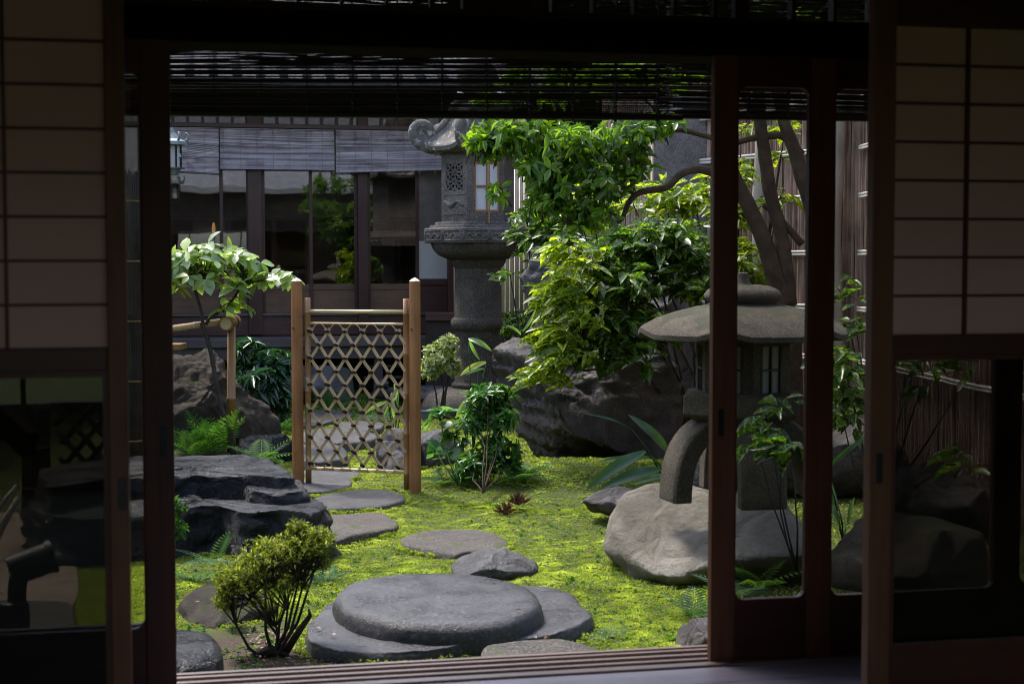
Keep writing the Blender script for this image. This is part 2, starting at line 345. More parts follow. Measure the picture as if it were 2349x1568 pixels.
# ================================================================ the near room and its doors
OUT = Plane(4.2); INN = Plane(3.2)
FLO = .40
near = empty('timber_house', (0, OUT.d0, 0), YAW)
tag(near, 'dark timber frame of the near room, with the black lintel, transom windows and door sill', 'house')
def boxp(name, mat, parent, x0, x1, y0, y1, z0, z1, bevel=.003):
    return MB().box(x0, x1, y0, y1, z0, z1).build(name, mat, parent, bevel=bevel)
XL, XR = -3.4, 3.6
zlt = OUT.z(31); zlb = OUT.z(119, 900)
boxp('lintel', M['beam'], near, XL, XR, -.07, .09, zlb, zlt - .02)
boxp('lintel_groove_strip', M['beam'], near, XL, XR, -.09, -.072, zlb + .0, zlb + .035)
boxp('transom_rail', M['frame_h'], near, XL, XR, -.05, .05, zlt - .018, zlt)
tr = MB()
for px, wd in ((60, 40), (150, 8), (255, 8), (360, 8), (465, 8), (523, 34), (578, 8), (684, 8), (784, 8), (887, 8), (989, 8), (1137, 156), (1266, 8), (1360, 8), (1454, 8), (1546, 8), (1637, 8), (1698, 32), (1816, 8), (1910, 8), (2010, 40), (2120, 8), (2220, 8)):
    u0 = OUT.u(px - wd / 2, 30); u1 = OUT.u(px + wd / 2, 30)
    b_ = boxp('transom_mullion', M['frame'], near, u0, u1, -.02, .02, zlt + .001, zlt + .32)
    if wd < 20: b_.scale.y = 1
boxp('transom_pane', M['glass'], near, XL, XR, .024, .027, zlt, zlt + .32, 0)
boxp('upper_beam', M['beam'], near, XL, XR, -.06, .07, zlt + .321, zlt + .6)
# sill with grooves
s_ = MB(); s_.box(XL, XR, -.13, .085, FLO - .12, FLO - .012)
for y0, y1 in ((-.13, -.095), (-.068, -.05), (-.018, 0.0), (.032, .048), (.068, .085)): s_.box(XL, XR, y0, y1, FLO - .014, FLO)
s_.build('sill', M['sill'], near, bevel=.002)
for u in (XL + .06, XR - .06): boxp('post', M['frame'], near, u - .06, u + .06, -.06, .06, 0, 2.8)
boxp('foundation_board', M['beam'], near, XL, XR, .0, .05, 0.0, FLO - .121)
vf = empty('veranda_floor', (0, OUT.d0, 0), YAW); tag(vf, kind='structure')
for k in range(6):
    y1 = -.133 - k * .15; boxp('floorboard', M['engawa'], vf, XL, XR, y1 - .148, y1, FLO - .06, FLO - .006, .002)
# room shell
rm = empty('room_shell', (0, INN.d0, 0), YAW); tag(rm, kind='structure')
boxp('floor', M['tatami'], rm, XL, XR, -4.6, -.03, FLO - .08, FLO, 0)
boxp('ceiling', M['ceil'], rm, XL, XR, -4.6, 1.05, 2.75, 2.85, 0)
for x0_, x1_, z0_, z1_ in ((XL, -1.9, 0, 2.85), (2.1, XR, 0, 2.85), (-1.899, 2.099, 0, .8), (-1.899, 2.099, 2.1, 2.85)): boxp('wall', M['plaster'], rm, x0_, x1_, -4.7, -4.6, z0_, z1_, 0)
for k in range(9): boxp('window_bar', M['frame'], rm, -1.9 + k * .5 - .012, -1.9 + k * .5 + .012, -4.648, -4.62, .801, 2.099, 0)
for u in (XL, XR): boxp('wall', M['plaster'], rm, u - .05, u + .05, -4.59, 1.0, 0, 2.749, 0)
boxp('inner_lintel', M['beam'], near, XL + .051, XR - .051, -1.04, -.94, 2.06, 2.16, .002)
boxp('small_wall', M['plaster'], near, XL + .051, XR - .051, -1.01, -.97, 2.161, 2.748, 0)
boxp('inner_sill', M['frame_h'], near, XL + .051, XR - .051, -1.03, -.95, FLO - .1, FLO + .004, .002)
# eave roof of the near house; unseen upper slope raised to block the sky
e = MB()
for (ya, za), (yb, zb_) in (((.95, 2.62), (-1.2, 3.75)), ((-1.2, 3.75), (-4.75, 5.4))):
    a_, b_ = XL - .6, XR + .6
    e.add([(a_, yb, zb_), (b_, yb, zb_), (b_, ya, za), (a_, ya, za), (a_, yb, zb_ + .1), (b_, yb, zb_ + .1), (b_, ya, za + .1), (a_, ya, za + .1)],
          [(0, 3, 2, 1), (4, 5, 6, 7), (0, 1, 5, 4), (1, 2, 6, 5), (2, 3, 7, 6), (3, 0, 4, 7)])
e.build('roof', M['tile'], near)
for k in range(14):
    u = XL + .3 + k * .5
    q = MB(); q.tube([(u, -.0, 3.07), (u, .93, 2.585)], .03, 6); q.build('rafter', M['beam'], near)

def rounded_pane_frame(m, x0, x1, z0, z1, hx0, hx1, hz0, hz1, y0, y1, r=.025):
    """frame face between outer rect and a rounded rectangular hole, given thickness"""
    hole = []
    for cx, cz, a0 in ((hx1 - r, hz1 - r, 0), (hx0 + r, hz1 - r, 90), (hx0 + r, hz0 + r, 180), (hx1 - r, hz0 + r, 270)):
        for k in range(5):
            a = R(a0 + k * 22.5); hole.append((cx + r * math.cos(a), cz + r * math.sin(a)))
    n = len(hole)
    outer = []
    cs = [(x1, z1), (x0, z1), (x0, z0), (x1, z0)]
    for i, (hx, hz) in enumerate(hole):
        outer.append(cs[i // 5])
    v = [(x, y0, z) for x, z in hole] + [(x, y0, z) for x, z in outer] + [(x, y1, z) for x, z in hole] + [(x, y1, z) for x, z in outer]
    f = []
    for i in range(n):
        j = (i + 1) % n
        f.append((i, i + n, j + n, j)); f.append((i + 2 * n, j + 2 * n, j + 3 * n, i + 3 * n)); f.append((i, j, j + 2 * n, i + 2 * n))
    m.add(v, f)
def finger_pull(parent, u, z0, z1, y, w=.016):
    mb = MB(); mb.box(u - w / 2, u + w / 2, y - .0015, y + .001, z0, z1)
    mb.build('finger_pull', M['metal'], parent, bevel=.001)
def glass_door(label, ustiles, z0, ztop, y, panes, zb, zt, pull=None, fm='stile'):
    """ustiles: list of (u0,u1) stiles; panes: (u0,u1) holes"""
    t = empty('sliding_glass_door', (0, OUT.d0, 0), YAW); tag(t, label, 'sliding door', 'glass sliding doors on the veranda edge')
    th = .03
    for (a, b) in ustiles: boxp('stile', M[fm], t, a, b, y, y + th, z0, ztop, .003)
    for i, (a, b) in enumerate(panes):
        m = MB(); rounded_pane_frame(m, a - .004, b + .004, zb - .02, zt + .02, a + .003, b - .003, zb + .004, zt, y + .004, y + th - .004)
        m.build('pane_frame', M['frame'], t, fixn=True)
        boxp('pane', M['glass'], t, a - .002, b + .002, y + .013, y + .017, zb - .01, zt + .01, 0)
    u0 = ustiles[0][1]; u1 = ustiles[-1][0]
    for a, b in panes:
        boxp('top_rail', M['frame_h'], t, a, b, y + .002, y + th - .002, zt + .02, ztop, 0)
        boxp('lower_board', M['frame_h'], t, a, b, y + .006, y + th - .006, z0 + .04, zb - .02, 0)
        boxp('bottom_rail', M['frame_h'], t, a, b, y + .001, y + th - .001, z0, z0 + .045, .002)
    if pull: finger_pull(t, *pull)
    return t
zgb = OUT.z(1362, 1700); zgt = OUT.z(207, 1700); DT = zlb + .004; DB = FLO - .008
U = lambda px, py=700: OUT.u(px, py)
glass_door('glass sliding door with red brown stile right of the open garden view', [(U(1610), U(1664)), (U(1827), U(1882)), (U(2257), U(2311))], DB, DT, -.092,
           [(U(1664), U(1827)), (U(1882), U(2257))], zgb, zgt, (U(1630), OUT.z(992, 1630), OUT.z(930, 1630), -.092))
glass_door('glass sliding door at the far right behind the right paper screen', [(U(2270), U(2330)), (U(2900), U(2960))], DB, DT, -.045,
           [(U(2330), U(2900))], zgb, zgt)
glass_door('glass sliding door on the left, its dark stile bounding the garden view', [(U(-420), U(-370)), (U(328), U(396))], DB, DT, -.092,
           [(U(-370), U(328))], zgb, zgt, (U(372), OUT.z(1035, 372), OUT.z(970, 372), -.092), fm='frame')
glass_door('second glass sliding door on the left, mostly behind the first one', [(U(-900), U(-860)), (U(335), U(384))], DB, DT, -.045,
           [(U(-860), U(335))], zgb, zgt, fm='frame')

def shoji(label, u0, u1, stile_w, vert, horz, zg0, zg1, zp0, zp1, ztop, zbot, pull, ms):
    t = empty('paper_screen', (0, INN.d0, 0), YAW); tag(t, label, 'paper screen', 'shoji screens of the near room')
    y0, y1 = -.02, .015
    boxp('stile', M[ms], t, u0, u0 + stile_w, y0, y1, zbot, ztop, .003); boxp('stile', M[ms], t, u1 - stile_w, u1, y0, y1, zbot, ztop, .003)
    a, b = u0 + stile_w, u1 - stile_w
    boxp('top_rail', M['frame_h'], t, a, b, y0 + .001, y1 - .001, zp1, ztop, .002)
    boxp('middle_rail', M['frame_h'], t, a, b, y0 + .001, y1 - .001, zg1, zp0, .002)
    boxp('lower_board', M['frame_h'], t, a, b, y0 + .006, y1 - .004, zbot, zg0, .002)
    boxp('paper', M['paper'], t, a, b, .004, .0055, zp0, zp1, 0)
    boxp('pane', M['glass_s'], t, a, b, .004, .007, zg0, zg1, 0)
    for x in vert: boxp('muntin', M['frame'], t, x - .0032, x + .0032, -.008, .0035, zp0, zp1, 0)
    for z in horz: boxp('muntin', M['frame_h'], t, a, b, -.0065, .0038, z - .0028, z + .0028, 0)
    m = MB()
    for (x0_, x1_, za, zb_) in ((a, b, zg0, zg0 + .012), (a, b, zg1 - .012, zg1), (a, a + .01, zg0 + .0121, zg1 - .0121), (b - .01, b, zg0 + .0121, zg1 - .0121)):
        m.box(x0_, x1_, y0 + .004, .003, za, zb_)
    m.build('pane_bead', M['frame'], t)
    finger_pull(t, *pull)
    return t
UI = lambda px, py=700: INN.u(px, py)
uR = UI(293, 800)
shoji('left paper screen with one wide column of cells beside its edge stile', UI(293, 800) - .95, UI(293, 800), UI(293, 800) - UI(243, 500),
      [UI(12, 500), UI(12, 500) - .2, UI(12, 500) - .4, UI(12, 500) - .6],
      [INN.z(93 + 101 * k, 130) for k in range(-1, 7)], INN.z(1481, 2150), INN.z(850, 130), INN.z(797, 130), 2.04, 2.06, FLO + .005,
      (UI(282, 1130), INN.z(1165, 282), INN.z(1092, 282), -.02), 'stile')
shoji('right paper screen with two columns of cells and an aged brown edge stile', UI(1990, 800), UI(1990, 800) + .95, UI(2040, 784) - UI(1990, 800),
      [UI(2216, 400) + .163 * k for k in range(0, 5)],
      [INN.z(150 + 88 * k, 2130) for k in range(0, 7)], INN.z(1481, 2150), INN.z(812, 2150), INN.z(766, 2150), INN.z(62, 2130), 2.06, FLO + .005,
      (UI(2008, 1070), INN.z(1105, 2008), INN.z(1035, 2008), -.02), 'stile')

# ================================================================ blinds hanging outside the near doors
def near_blind(label, d0, px0, px1, ztop, zbot0, zbot1, n, seed, tilt):
    pl = Plane(d0); t = empty('reed_blind', (0, d0, 0), YAW); tag(t, label, 'blind', 'dark reed blinds hanging under the near eave')
    u0, u1 = pl.u(px0, 200), pl.u(px1, 200); rnd = random.Random(seed)
    NS = 14
    for layer in range(2):
        m = MB()
        for i in range(n):
            f_ = i / (n - 1); pts = []
            j = rnd.uniform(-.0012, .0012)
            if rnd.random() < .07: continue
            a_ = rnd.uniform(0, .06); b_ = 1 - rnd.uniform(0, .04)
            for k in range(NS + 1):
                q = a_ + (b_ - a_) * k / NS; u = u0 + (u1 - u0) * q
                zb = zbot0 + (zbot1 - zbot0) * q
                wv = .034 * fbm((u * 1.6 + layer * 7, f_ * 4.1 + seed, 0), 1.0, 3) * math.sin(PI * min(1, f_ * 1.3)) + tilt * (q - .5) * (f_ - f_ * f_) * 4
                pts.append((u, layer * .02 + .004 * math.sin(i * 1.7), ztop + (zb - ztop) * f_ + j + wv))
            m.tube(pts, .0020 * rnd.uniform(.75, 1.1), 4, False)
        m.build('slats', M['reed_dark'], t, smooth='all')
    m = MB()
    k = u0 + .05
    while k < u1:
        m.box(k - .001, k + .001, -.004, .027, min(zbot0, zbot1) - .0, ztop); k += .14
    m.build('binding_cord', M['rope'], t)
    m = MB(); m.add([(u0, -.008, zbot0 - .008), (u1, -.008, zbot1 - .008), (u1, .026, zbot1 - .008), (u0, .026, zbot0 - .008), (u0, -.008, zbot0 + .002), (u1, -.008, zbot1 + .002), (u1, .026, zbot1 + .002), (u0, .026, zbot0 + .002)],
                    [(0, 3, 2, 1), (4, 5, 6, 7), (0, 1, 5, 4), (1, 2, 6, 5), (2, 3, 7, 6), (3, 0, 4, 7)]); m.build('bottom_batten', M['reed_dark'], t)
    boxp('top_batten', M['reed_dark'], t, u0, u1, -.008, .03, ztop, ztop + .02, 0)
    return t
pl5 = Plane(4.95)
near_blind('wide dark reed blind hanging across the top of the open garden view', 4.95, 120, 1566, 2.56, pl5.z(262, 385), pl5.z(270, 1560), 185, 3, .05)
near_blind('narrow dark reed blind seen through the glass door on the right', 5.06, 1500, 2600, 2.56, Plane(5.06).z(266, 1560), Plane(5.06).z(270, 1980), 185, 9, -.02)

# ================================================================ far house
FAR = Plane(16.6); fh = empty('timber_house', (0, FAR.d0, 0), YAW)
tag(fh, 'long dark timber house across the garden with glass doors and raised veranda', 'house')
fu = lambda px, py=600: FAR.u(px, py)
fz = lambda py, px=700: FAR.z(py, px)
FL, FR = fu(-300), fu(1040)
zv = fz(770)
def fbox(name, mat, x0, x1, y0, y1, z0, z1, bevel=.004, parent=None): return boxp(name, mat, parent or fh, x0, x1, y0, y1, z0, z1, bevel)
fbox('veranda_edge', M['hbeam'], FL, FR + .6, -.42, -.30, fz(790), fz(772)); fbox('veranda_skirt', M['hbeam'], FL, FR + .6, -.36, -.30, fz(818), fz(791))
fbox('veranda_board', M['hbeam'], FL, FR + .6, -.299, .1, fz(785), fz(769) - .002)
fbox('base_beam', M['hframe_h'], FL, fu(1250), .0, .12, fz(768), fz(724)); fbox('base_rail', M['hbeam'], FL, fu(1250), -.03, .12, fz(723.5), fz(718))
for a in (585, 832, 1037, 330, 60): 
    w_ = 16 if a == 585 else 11
    fbox('post', M['hframe'], fu(a - w_), fu(a + w_), -.05, .10, fz(766), 3.3)
# lower open space
for a in (380, 620, 860, 1020):
    fbox('floor_post', M['hbeam'], fu(a - 10, 850), fu(a + 10, 850), -.3, -.18, 0.05, fz(819))
fbox('floor_brace', M['hbeam'], fu(830, 850), fu(1240, 850), -.2, -.16, fz(842), fz(836)); fbox('floor_brace', M['hbeam'], fu(830, 850), fu(1240, 850), -.2, -.16, fz(868), fz(862))
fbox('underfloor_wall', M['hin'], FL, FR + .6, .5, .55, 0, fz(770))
# doors between the posts
zph, zpl, zgt2 = fz(665), fz(718), fz(375)
def far_door(px0, px1, yoff=.02):
    a, b = fu(px0), fu(px1); st = .035
    d = boxp('sliding_door', M['hframe'], fh, a, a + st, yoff, yoff + .03, zpl, zgt2 + .4, .003)
    boxp('stile', M['hframe'], d, b - st, b, yoff, yoff + .03, zpl, zgt2 + .4, .003)
    boxp('rail', M['hpanel'], d, a + st, b - st, yoff + .001, yoff + .029, zph, zph + .06, .003)
    boxp('lower_panel', M['hpanel'], d, a + st, b - st, yoff + .008, yoff + .02, zpl + .001, zph, 0)
    boxp('pane', M['glass_clear'], d, a + st, b - st, yoff + .012, yoff + .015, zph + .06, zgt2 + .4, 0)
for a, b, y in ((200, 345, .02), (345, 520, .05), (505, 574, .02), (601, 718, .02), (705, 822, .05), (843, 962, .02)): far_door(a, b, y)
# white paper bay on the right, its upper pane coloured for dark reflections
fbox('wall_panel', M['greypaper'], fu(962), fu(1030), .03, .05, fz(640), fz(552), 0); fbox('wall_panel', M['darkpane'], fu(962), fu(1030), .032, .048, fz(551.5), zgt2 + .4, 0)
fbox('panel_rail', M['hframe_h'], fu(962), fu(1035), .02, .07, fz(655), fz(640.5)); fbox('panel_board', M['hframe_h'], fu(962), fu(1030), .04, .06, fz(718), fz(655.5), 0)
# transom above and top rail
fbox('head_rail', M['hframe_h'], FL, fu(1290), -.10, .08, fz(297, 700), fz(287, 700)); fbox('upper_lintel', M['hframe'], FL, FR, -.02, .06, fz(262), fz(235))
fbox('transom_pane', M['glass'], FL, FR, .02, .024, fz(287), fz(262), 0)
px = 396
while px < 1030:
    fbox('transom_mullion', M['hframe'], fu(px), fu(px + 8), .0, .018, fz(286.5), fz(262), 0); px += 34
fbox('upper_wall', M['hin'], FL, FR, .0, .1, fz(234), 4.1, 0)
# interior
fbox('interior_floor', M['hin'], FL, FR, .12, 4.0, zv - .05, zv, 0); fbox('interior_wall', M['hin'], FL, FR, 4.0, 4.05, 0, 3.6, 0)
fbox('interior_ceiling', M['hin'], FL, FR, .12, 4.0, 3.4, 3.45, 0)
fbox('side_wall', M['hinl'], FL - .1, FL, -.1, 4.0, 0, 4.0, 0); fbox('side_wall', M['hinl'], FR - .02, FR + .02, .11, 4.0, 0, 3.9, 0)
fbox('reflection_band_wall', M['hinl'], FL + .01, FR - .03, 1.4, 1.45, fz(490), 3.39, 0)  # pale wall added to give the grey reflection band in the door glass
fbox('inner_beam', M['hframe_h'], FL + .01, FR - .03, 1.36, 1.399, fz(500), fz(490))
for a in (445, 530, 640, 725, 800, 880, 950): fbox('inner_post', M['hframe'], fu(a), fu(a + 12), 1.38, 1.46, zv, fz(500) - .002)
for a, b in ((455, 528), (735, 798), (892, 948)): fbox('inner_screen', M['hpanel'], fu(a), fu(b), 1.42, 1.44, zv, fz(500) - .002, 0)
# warm lit lamp inside
lm, lt, lb = new_mat('lit lamp shade'); lb.inputs['Base Color'].default_value = (.6, .3, .1, 1); lb.inputs['Emission Color'].default_value = (1, .5, .15, 1); lb.inputs['Emission Strength'].default_value = .16
def lamp(px, py, dy, label):
    q = P(px, py, 16.2 + dy); t = empty('paper_lamp', q); tag(t, label, 'lamp')
    MB().lathe([(.010, -.05), (.018, -.045), (.020, 0), (.014, .05), (.006, .06)], 12).build('lamp_shade', lm, t, smooth=True)
    MB().lathe([(.008, -q.z + zv), (.008, -.07)], 8).build('stand', M['metal'], t, smooth=True)
lamp(490, 523, .9, 'small warm lit lamp behind the glass at left of the far house')
# roof with tile rows
RY0, RZ0 = -1.15, fz(262) + .17
rf = MB(); sl = math.tan(R(24)); L_ = 4.2
FRR = fu(1215)
rf.add([(FL - .5, RY0, RZ0), (FRR, RY0, RZ0), (FRR, RY0 + L_, RZ0 + sl * L_), (FL - .5, RY0 + L_, RZ0 + sl * L_), (FL - .5, RY0, RZ0 + .06), (FRR, RY0, RZ0 + .06), (FRR, RY0 + L_, RZ0 + sl * L_ + .06), (FL - .5, RY0 + L_, RZ0 + sl * L_ + .06)],
       [(0, 3, 2, 1), (4, 5, 6, 7), (0, 1, 5, 4), (1, 2, 6, 5), (2, 3, 7, 6), (3, 0, 4, 7)])
roof = rf.build('roof', M['tile'], fh)
tl = MB(); u = FL - .45
while u < FRR:
    pts = []
    for k in range(15):
        for e_ in (0, .98):
            y = RY0 + (k + e_) * L_ / 15; pts.append((u, y, RZ0 + .065 + sl * (y - RY0) + (.018 if e_ == 0 else 0)))
    tl.tube(pts, .045, 6); u += .22
tl.build('tile_rolls', M['tile'], roof, smooth='all')
for k in range(16):
    u = FL + k * .62
    if u < FRR - .1: MB().tube([(u, RY0 + .02, RZ0 - .05), (u, .0, RZ0 + sl * 1.15 - .05)], .035, 6).build('rafter', M['hin'], fh)
# blinds of the far house
def far_blind(label, px0, px1, zt, zb0, zb1, y, seed, sag):
    t = empty('reed_blind', (0, FAR.d0, 0), YAW); tag(t, label, 'blind', 'pale reed blinds hanging on the far house')
    u0, u1 = fu(px0, 340), fu(px1, 340); n = 46; rnd = random.Random(seed); m = MB(); tone = []
    for i in range(n):
        f_ = i / (n - 1); pts = []; e0, e1 = rnd.uniform(-.006, .006), rnd.uniform(-.006, .006)
        for k in range(7):
            q = k / 6; u = u0 + e0 + (u1 - u0 + e1 - e0) * q; zb = zb0 + (zb1 - zb0) * q
            wv = sag * fbm((u * .9, f_ * 2.5 + seed, 0), 1.2, 2) * (1 - f_) * f_ * 3
            pts.append((u, y - .02 * math.sin(f_ * 2) + rnd.uniform(-.001, .001), zt + (zb - zt) * f_ + wv))
        m.tube(pts, .0046 * rnd.uniform(.75, 1.15), 4, False); tn = max(0, min(1, .45 + .9 * fbm((i * .45 + seed * 9, 0, 0), 1.0, 2) + rnd.uniform(-.2, .2))); tone += [tn] * (len(m.v) - len(tone))
    o_ = m.build('slats', M['reed'], t, smooth='all'); at = o_.data.attributes.new('rnd', 'FLOAT', 'POINT'); at.data.foreach_set('value', tone)
    m = MB(); u = u0 + .04
    while u < u1 - .01: m.box(u - .0018, u + .0018, y - .028, y - .003 - .0, min(zb0, zb1), zt); u += .165
    m.build('binding_cord', M['cord'], t)
    m = MB(); m.box(u0 - .004, u0 + .004, y - .03, y + .01, zb0 - .005, zt); m.box(u1 - .004, u1 + .004, y - .03, y + .01, zb1 - .005, zt); m.build('edge_binding', M['reed_dark'], t)
zt = fz(300)
far_blind('sky-tinted grey reed blind at the left end, sagging and half hidden by the door stile', 345, 502, fz(300), FAR.z(390, 390), FAR.z(398, 500), -.13, 1, .10)
far_blind('wide middle reed blind on the far house hanging straight', 503, 765, fz(300), FAR.z(388, 505), FAR.z(391, 765), -.12, 2, .03)
far_blind('reed blind on the far house just left of the tall stone lantern', 766, 1060, fz(300), FAR.z(398, 766), FAR.z(390, 1015), -.13, 5, .04)

# ================================================================ gate
def bamboo_prof(L, r, seed, node=.22):
    rnd = random.Random(seed); pr = []; s = 0; nxt = rnd.uniform(.05, node)
    while s < L:
        if s >= nxt:
            pr += [(s - .006, r), (s - .002, r * 1.10), (s + .002, r * 1.10), (s + .005, r * .97)]; nxt = s + node * rnd.uniform(.85, 1.15)
        s += .05; 
    pr = [(0, r)] + [p for p in pr if p[0] > .02 and p[0] < L - .02] + [(L, r)]
    return pr
def bamboo(m, a, b, r, seed=1, n=10, node=.22):
    a, b = Vector(a), Vector(b); L = (b - a).length; pr = bamboo_prof(L, r, seed, node)
    m.tube([a + (b - a) * (s / L) for s, q in pr], [q for s, q in pr], n)
gl = G(684, 1128, 0); gr = G(953, 1143, 0)
gdir = (gr - gl); GW = gdir.length; ga = math.atan2(gdir.y, gdir.x)
gate = empty('garden_gate', gl, ga); tag(gate, 'low wicket gate of diamond woven bamboo tied with black rope between two cedar posts', 'gate')
YG = (gl.y + gr.y) / 2; sg = YG / F
ztopL = P(684, 645, gl.y).z; ztopR = P(953, 645, gr.y).z
def post(u, zt, r, name='post'):
    m = MB(); pr = []
    rnd = random.Random(int(u * 100))
    m.lathe([(r * 1.02, -.15), (r * 1.02, 0), (r, zt * .5), (r * .96, zt)], 12, (u, 0), hexshape(.45, 4), .3)
    o = m.build(name, M['gatepost'], gate, smooth=True)
    m = MB(); m.lathe([(r * .965, zt + .0003), (r * .55, zt + .014), (r * .1, zt + .022)], 12, (u, 0), hexshape(.45, 4), .3); m.build('cut_top', M['cut'], o, smooth=True)
    m = MB(); m.tube([(u - r * .3, -r * .92, zt * .78), (u - r * .3, -r * 1.04, zt * .785)], [r * .22, r * .12], 8); m.build('knot', M['bark'], o, smooth='all')
post(0, ztopL, .037); post(GW, ztopR, .036)
zip_ = ztopL - (684 - 640) * sg
for u in (.068, GW - .066):
    m = MB(); bamboo(m, (u, .015, .05), (u, .015, P(700, 684, YG).z), .019, 3); m.build('bamboo_upright', M['bamboo_br'], gate, smooth='all')
ug0, ug1 = .085, GW - .085
ztr = P(820, 715, YG).z; zt2 = P(820, 743, YG).z; zbr = P(820, 1079, YG).z
for zz, r_ in ((ztr, .0115), (zt2, .0075), (zbr, .012)):
    m = MB(); bamboo(m, (ug0 - .01, .015, zz), (ug1 + .01, .015, zz + .003), r_, int(zz * 50), 10, .3); m.build('bamboo_rail', M['bamboo_h'], gate, smooth='all')
cw = (ug1 - ug0 + .02) / 5.5; hh = (zt2 - zbr) / 11.0; slope = hh / (cw / 2)
z_lo, z_hi = zbr + .3 * hh, zt2 - .35 * hh; ua, ub = ug0 - .02, ug1 + .02
def strip(u_a, z_a, u_b, z_b, y):
    m = MB(); a = Vector((u_a, y, z_a)); b = Vector((u_b, y, z_b)); d = (b - a).normalized(); n_ = Vector((-d.z, 0, d.x)) * .0092
    N = max(2, int((b - a).length / .03)); v = []; f = []
    for i in range(N + 1):
        p = a.lerp(b, i / N) + n_ * .12 * math.sin(i * 1.3 + u_a * 20)
        for q in (-1, 1):
            for yy in (-.003, .002): v.append(p + n_ * q + Vector((0, yy, 0)))
    for i in range(N):
        o = i * 4; f += [(o, o + 4, o + 6, o + 2), (o + 1, o + 3, o + 7, o + 5), (o, o + 1, o + 5, o + 4), (o + 2, o + 6, o + 7, o + 3)]
    m.add(v, f); m.build('bamboo_strip', M['bamboo'], gate, fixn=True)
zref = zt2 - .6 * hh
for sgn, yy in ((1, .006), (-1, -.001)):
    for k in range(-14, 15):
        # line: z = zref + sgn*slope*(u-(ug0+k*cw))
        uo = ug0 + k * cw + .01
        pts = []
        us = sorted([uo + sgn * (z_lo - zref) / slope, uo + sgn * (z_hi - zref) / slope]); a = max(ua, us[0]); b = min(ub, us[1])
        if b - a > .01: strip(a, zref + sgn * slope * (a - uo), b, zref + sgn * slope * (b - uo), yy)
# arches over the second rail and loops under the bottom rail
for k in range(0, 6):
    for top in (1, -1):
        uc = ug0 + .01 + (k + (0 if top == 1 else .5)) * cw + (cw / 2 if top == 1 else 0)
        if uc > ub - .02 or uc < ua: continue
        zb_ = z_hi if top == 1 else z_lo
        m = MB(); pts = []
        hw = cw / 2 - abs(zb_ - (zref if top == 1 else zref)) * 0
        for i in range(9):
            q = -1 + 2 * i / 8; pts.append((uc + q * cw * .36, .003 + .004 * q, zb_ + top * ((1 - q * q) * .038 - .006)))
        m.tube(pts, .0062, 4, True, .5); m.build('bamboo_loop', M['bamboo'], gate, smooth='all')
kn = MB()
rn = random.Random(4)
kn.tube([(-.018, -.006, 0), (-.010, -.010, .003), (.010, -.010, -.002), (.018, -.006, 0)], [.005, .0078, .0078, .005], 6)
for _ in range(6):
    a = rn.uniform(0, 2 * PI); kn.tube([(0, -.009, 0), (math.cos(a) * .012, -.016, math.sin(a) * .01), (math.cos(a) * .02, -.014, math.sin(a) * .016 - .003)], [.003, .002, .001], 4)
k0 = None
for j in range(0, 12):
    z = zref - j * hh
    if z < z_lo - .01: break
    for i in range(0, 7):
        u = ug0 + .01 + (i + (.0 if j % 2 == 0 else .5)) * cw
        if u > ub - .012 or u < ua + .0: continue
        if k0 is None: k0 = kn.build('rope_tie', M['rope'], gate, smooth='all'); o = k0
        else: o = k0.copy(); col.objects.link(o)
        o.location = (u, -.002, z); o.rotation_euler = (0, rn.uniform(-.3, .3), 0); o.scale = (rn.uniform(.85, 1.15), 1, rn.uniform(.85, 1.25))

# ================================================================ tall stone lantern (behind)
LY = 14.0; ls = LY / F
lc = P(1097, 900, LY); lc.z = gh(lc.x, lc.y)
lz = lambda py: P(1097, py, LY).z - lc.z
lan = empty('stone_lantern', lc); tag(lan, 'tall grey stone lantern with scrolled roof corners, latticed fire box and round column', 'stone lantern')
HR = R(15)
HX = hexshape(.0); HXr = hexshape(.12)
m = MB(); m.lathe([(r * ls, lz(y)) for r, y in ((128, 950), (126, 925), (112, 902), (90, 892), (60, 888))], 36, shape=lambda a: 1 + .035 * abs(math.cos(a * 6)))
m.build('base', M['lantern'], lan, smooth='all')
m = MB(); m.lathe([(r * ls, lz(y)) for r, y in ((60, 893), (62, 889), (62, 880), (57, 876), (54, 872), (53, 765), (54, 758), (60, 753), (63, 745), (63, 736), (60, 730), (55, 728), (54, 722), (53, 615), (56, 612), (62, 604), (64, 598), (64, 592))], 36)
m.build('column', M['lantern_col'], lan, smooth=True)
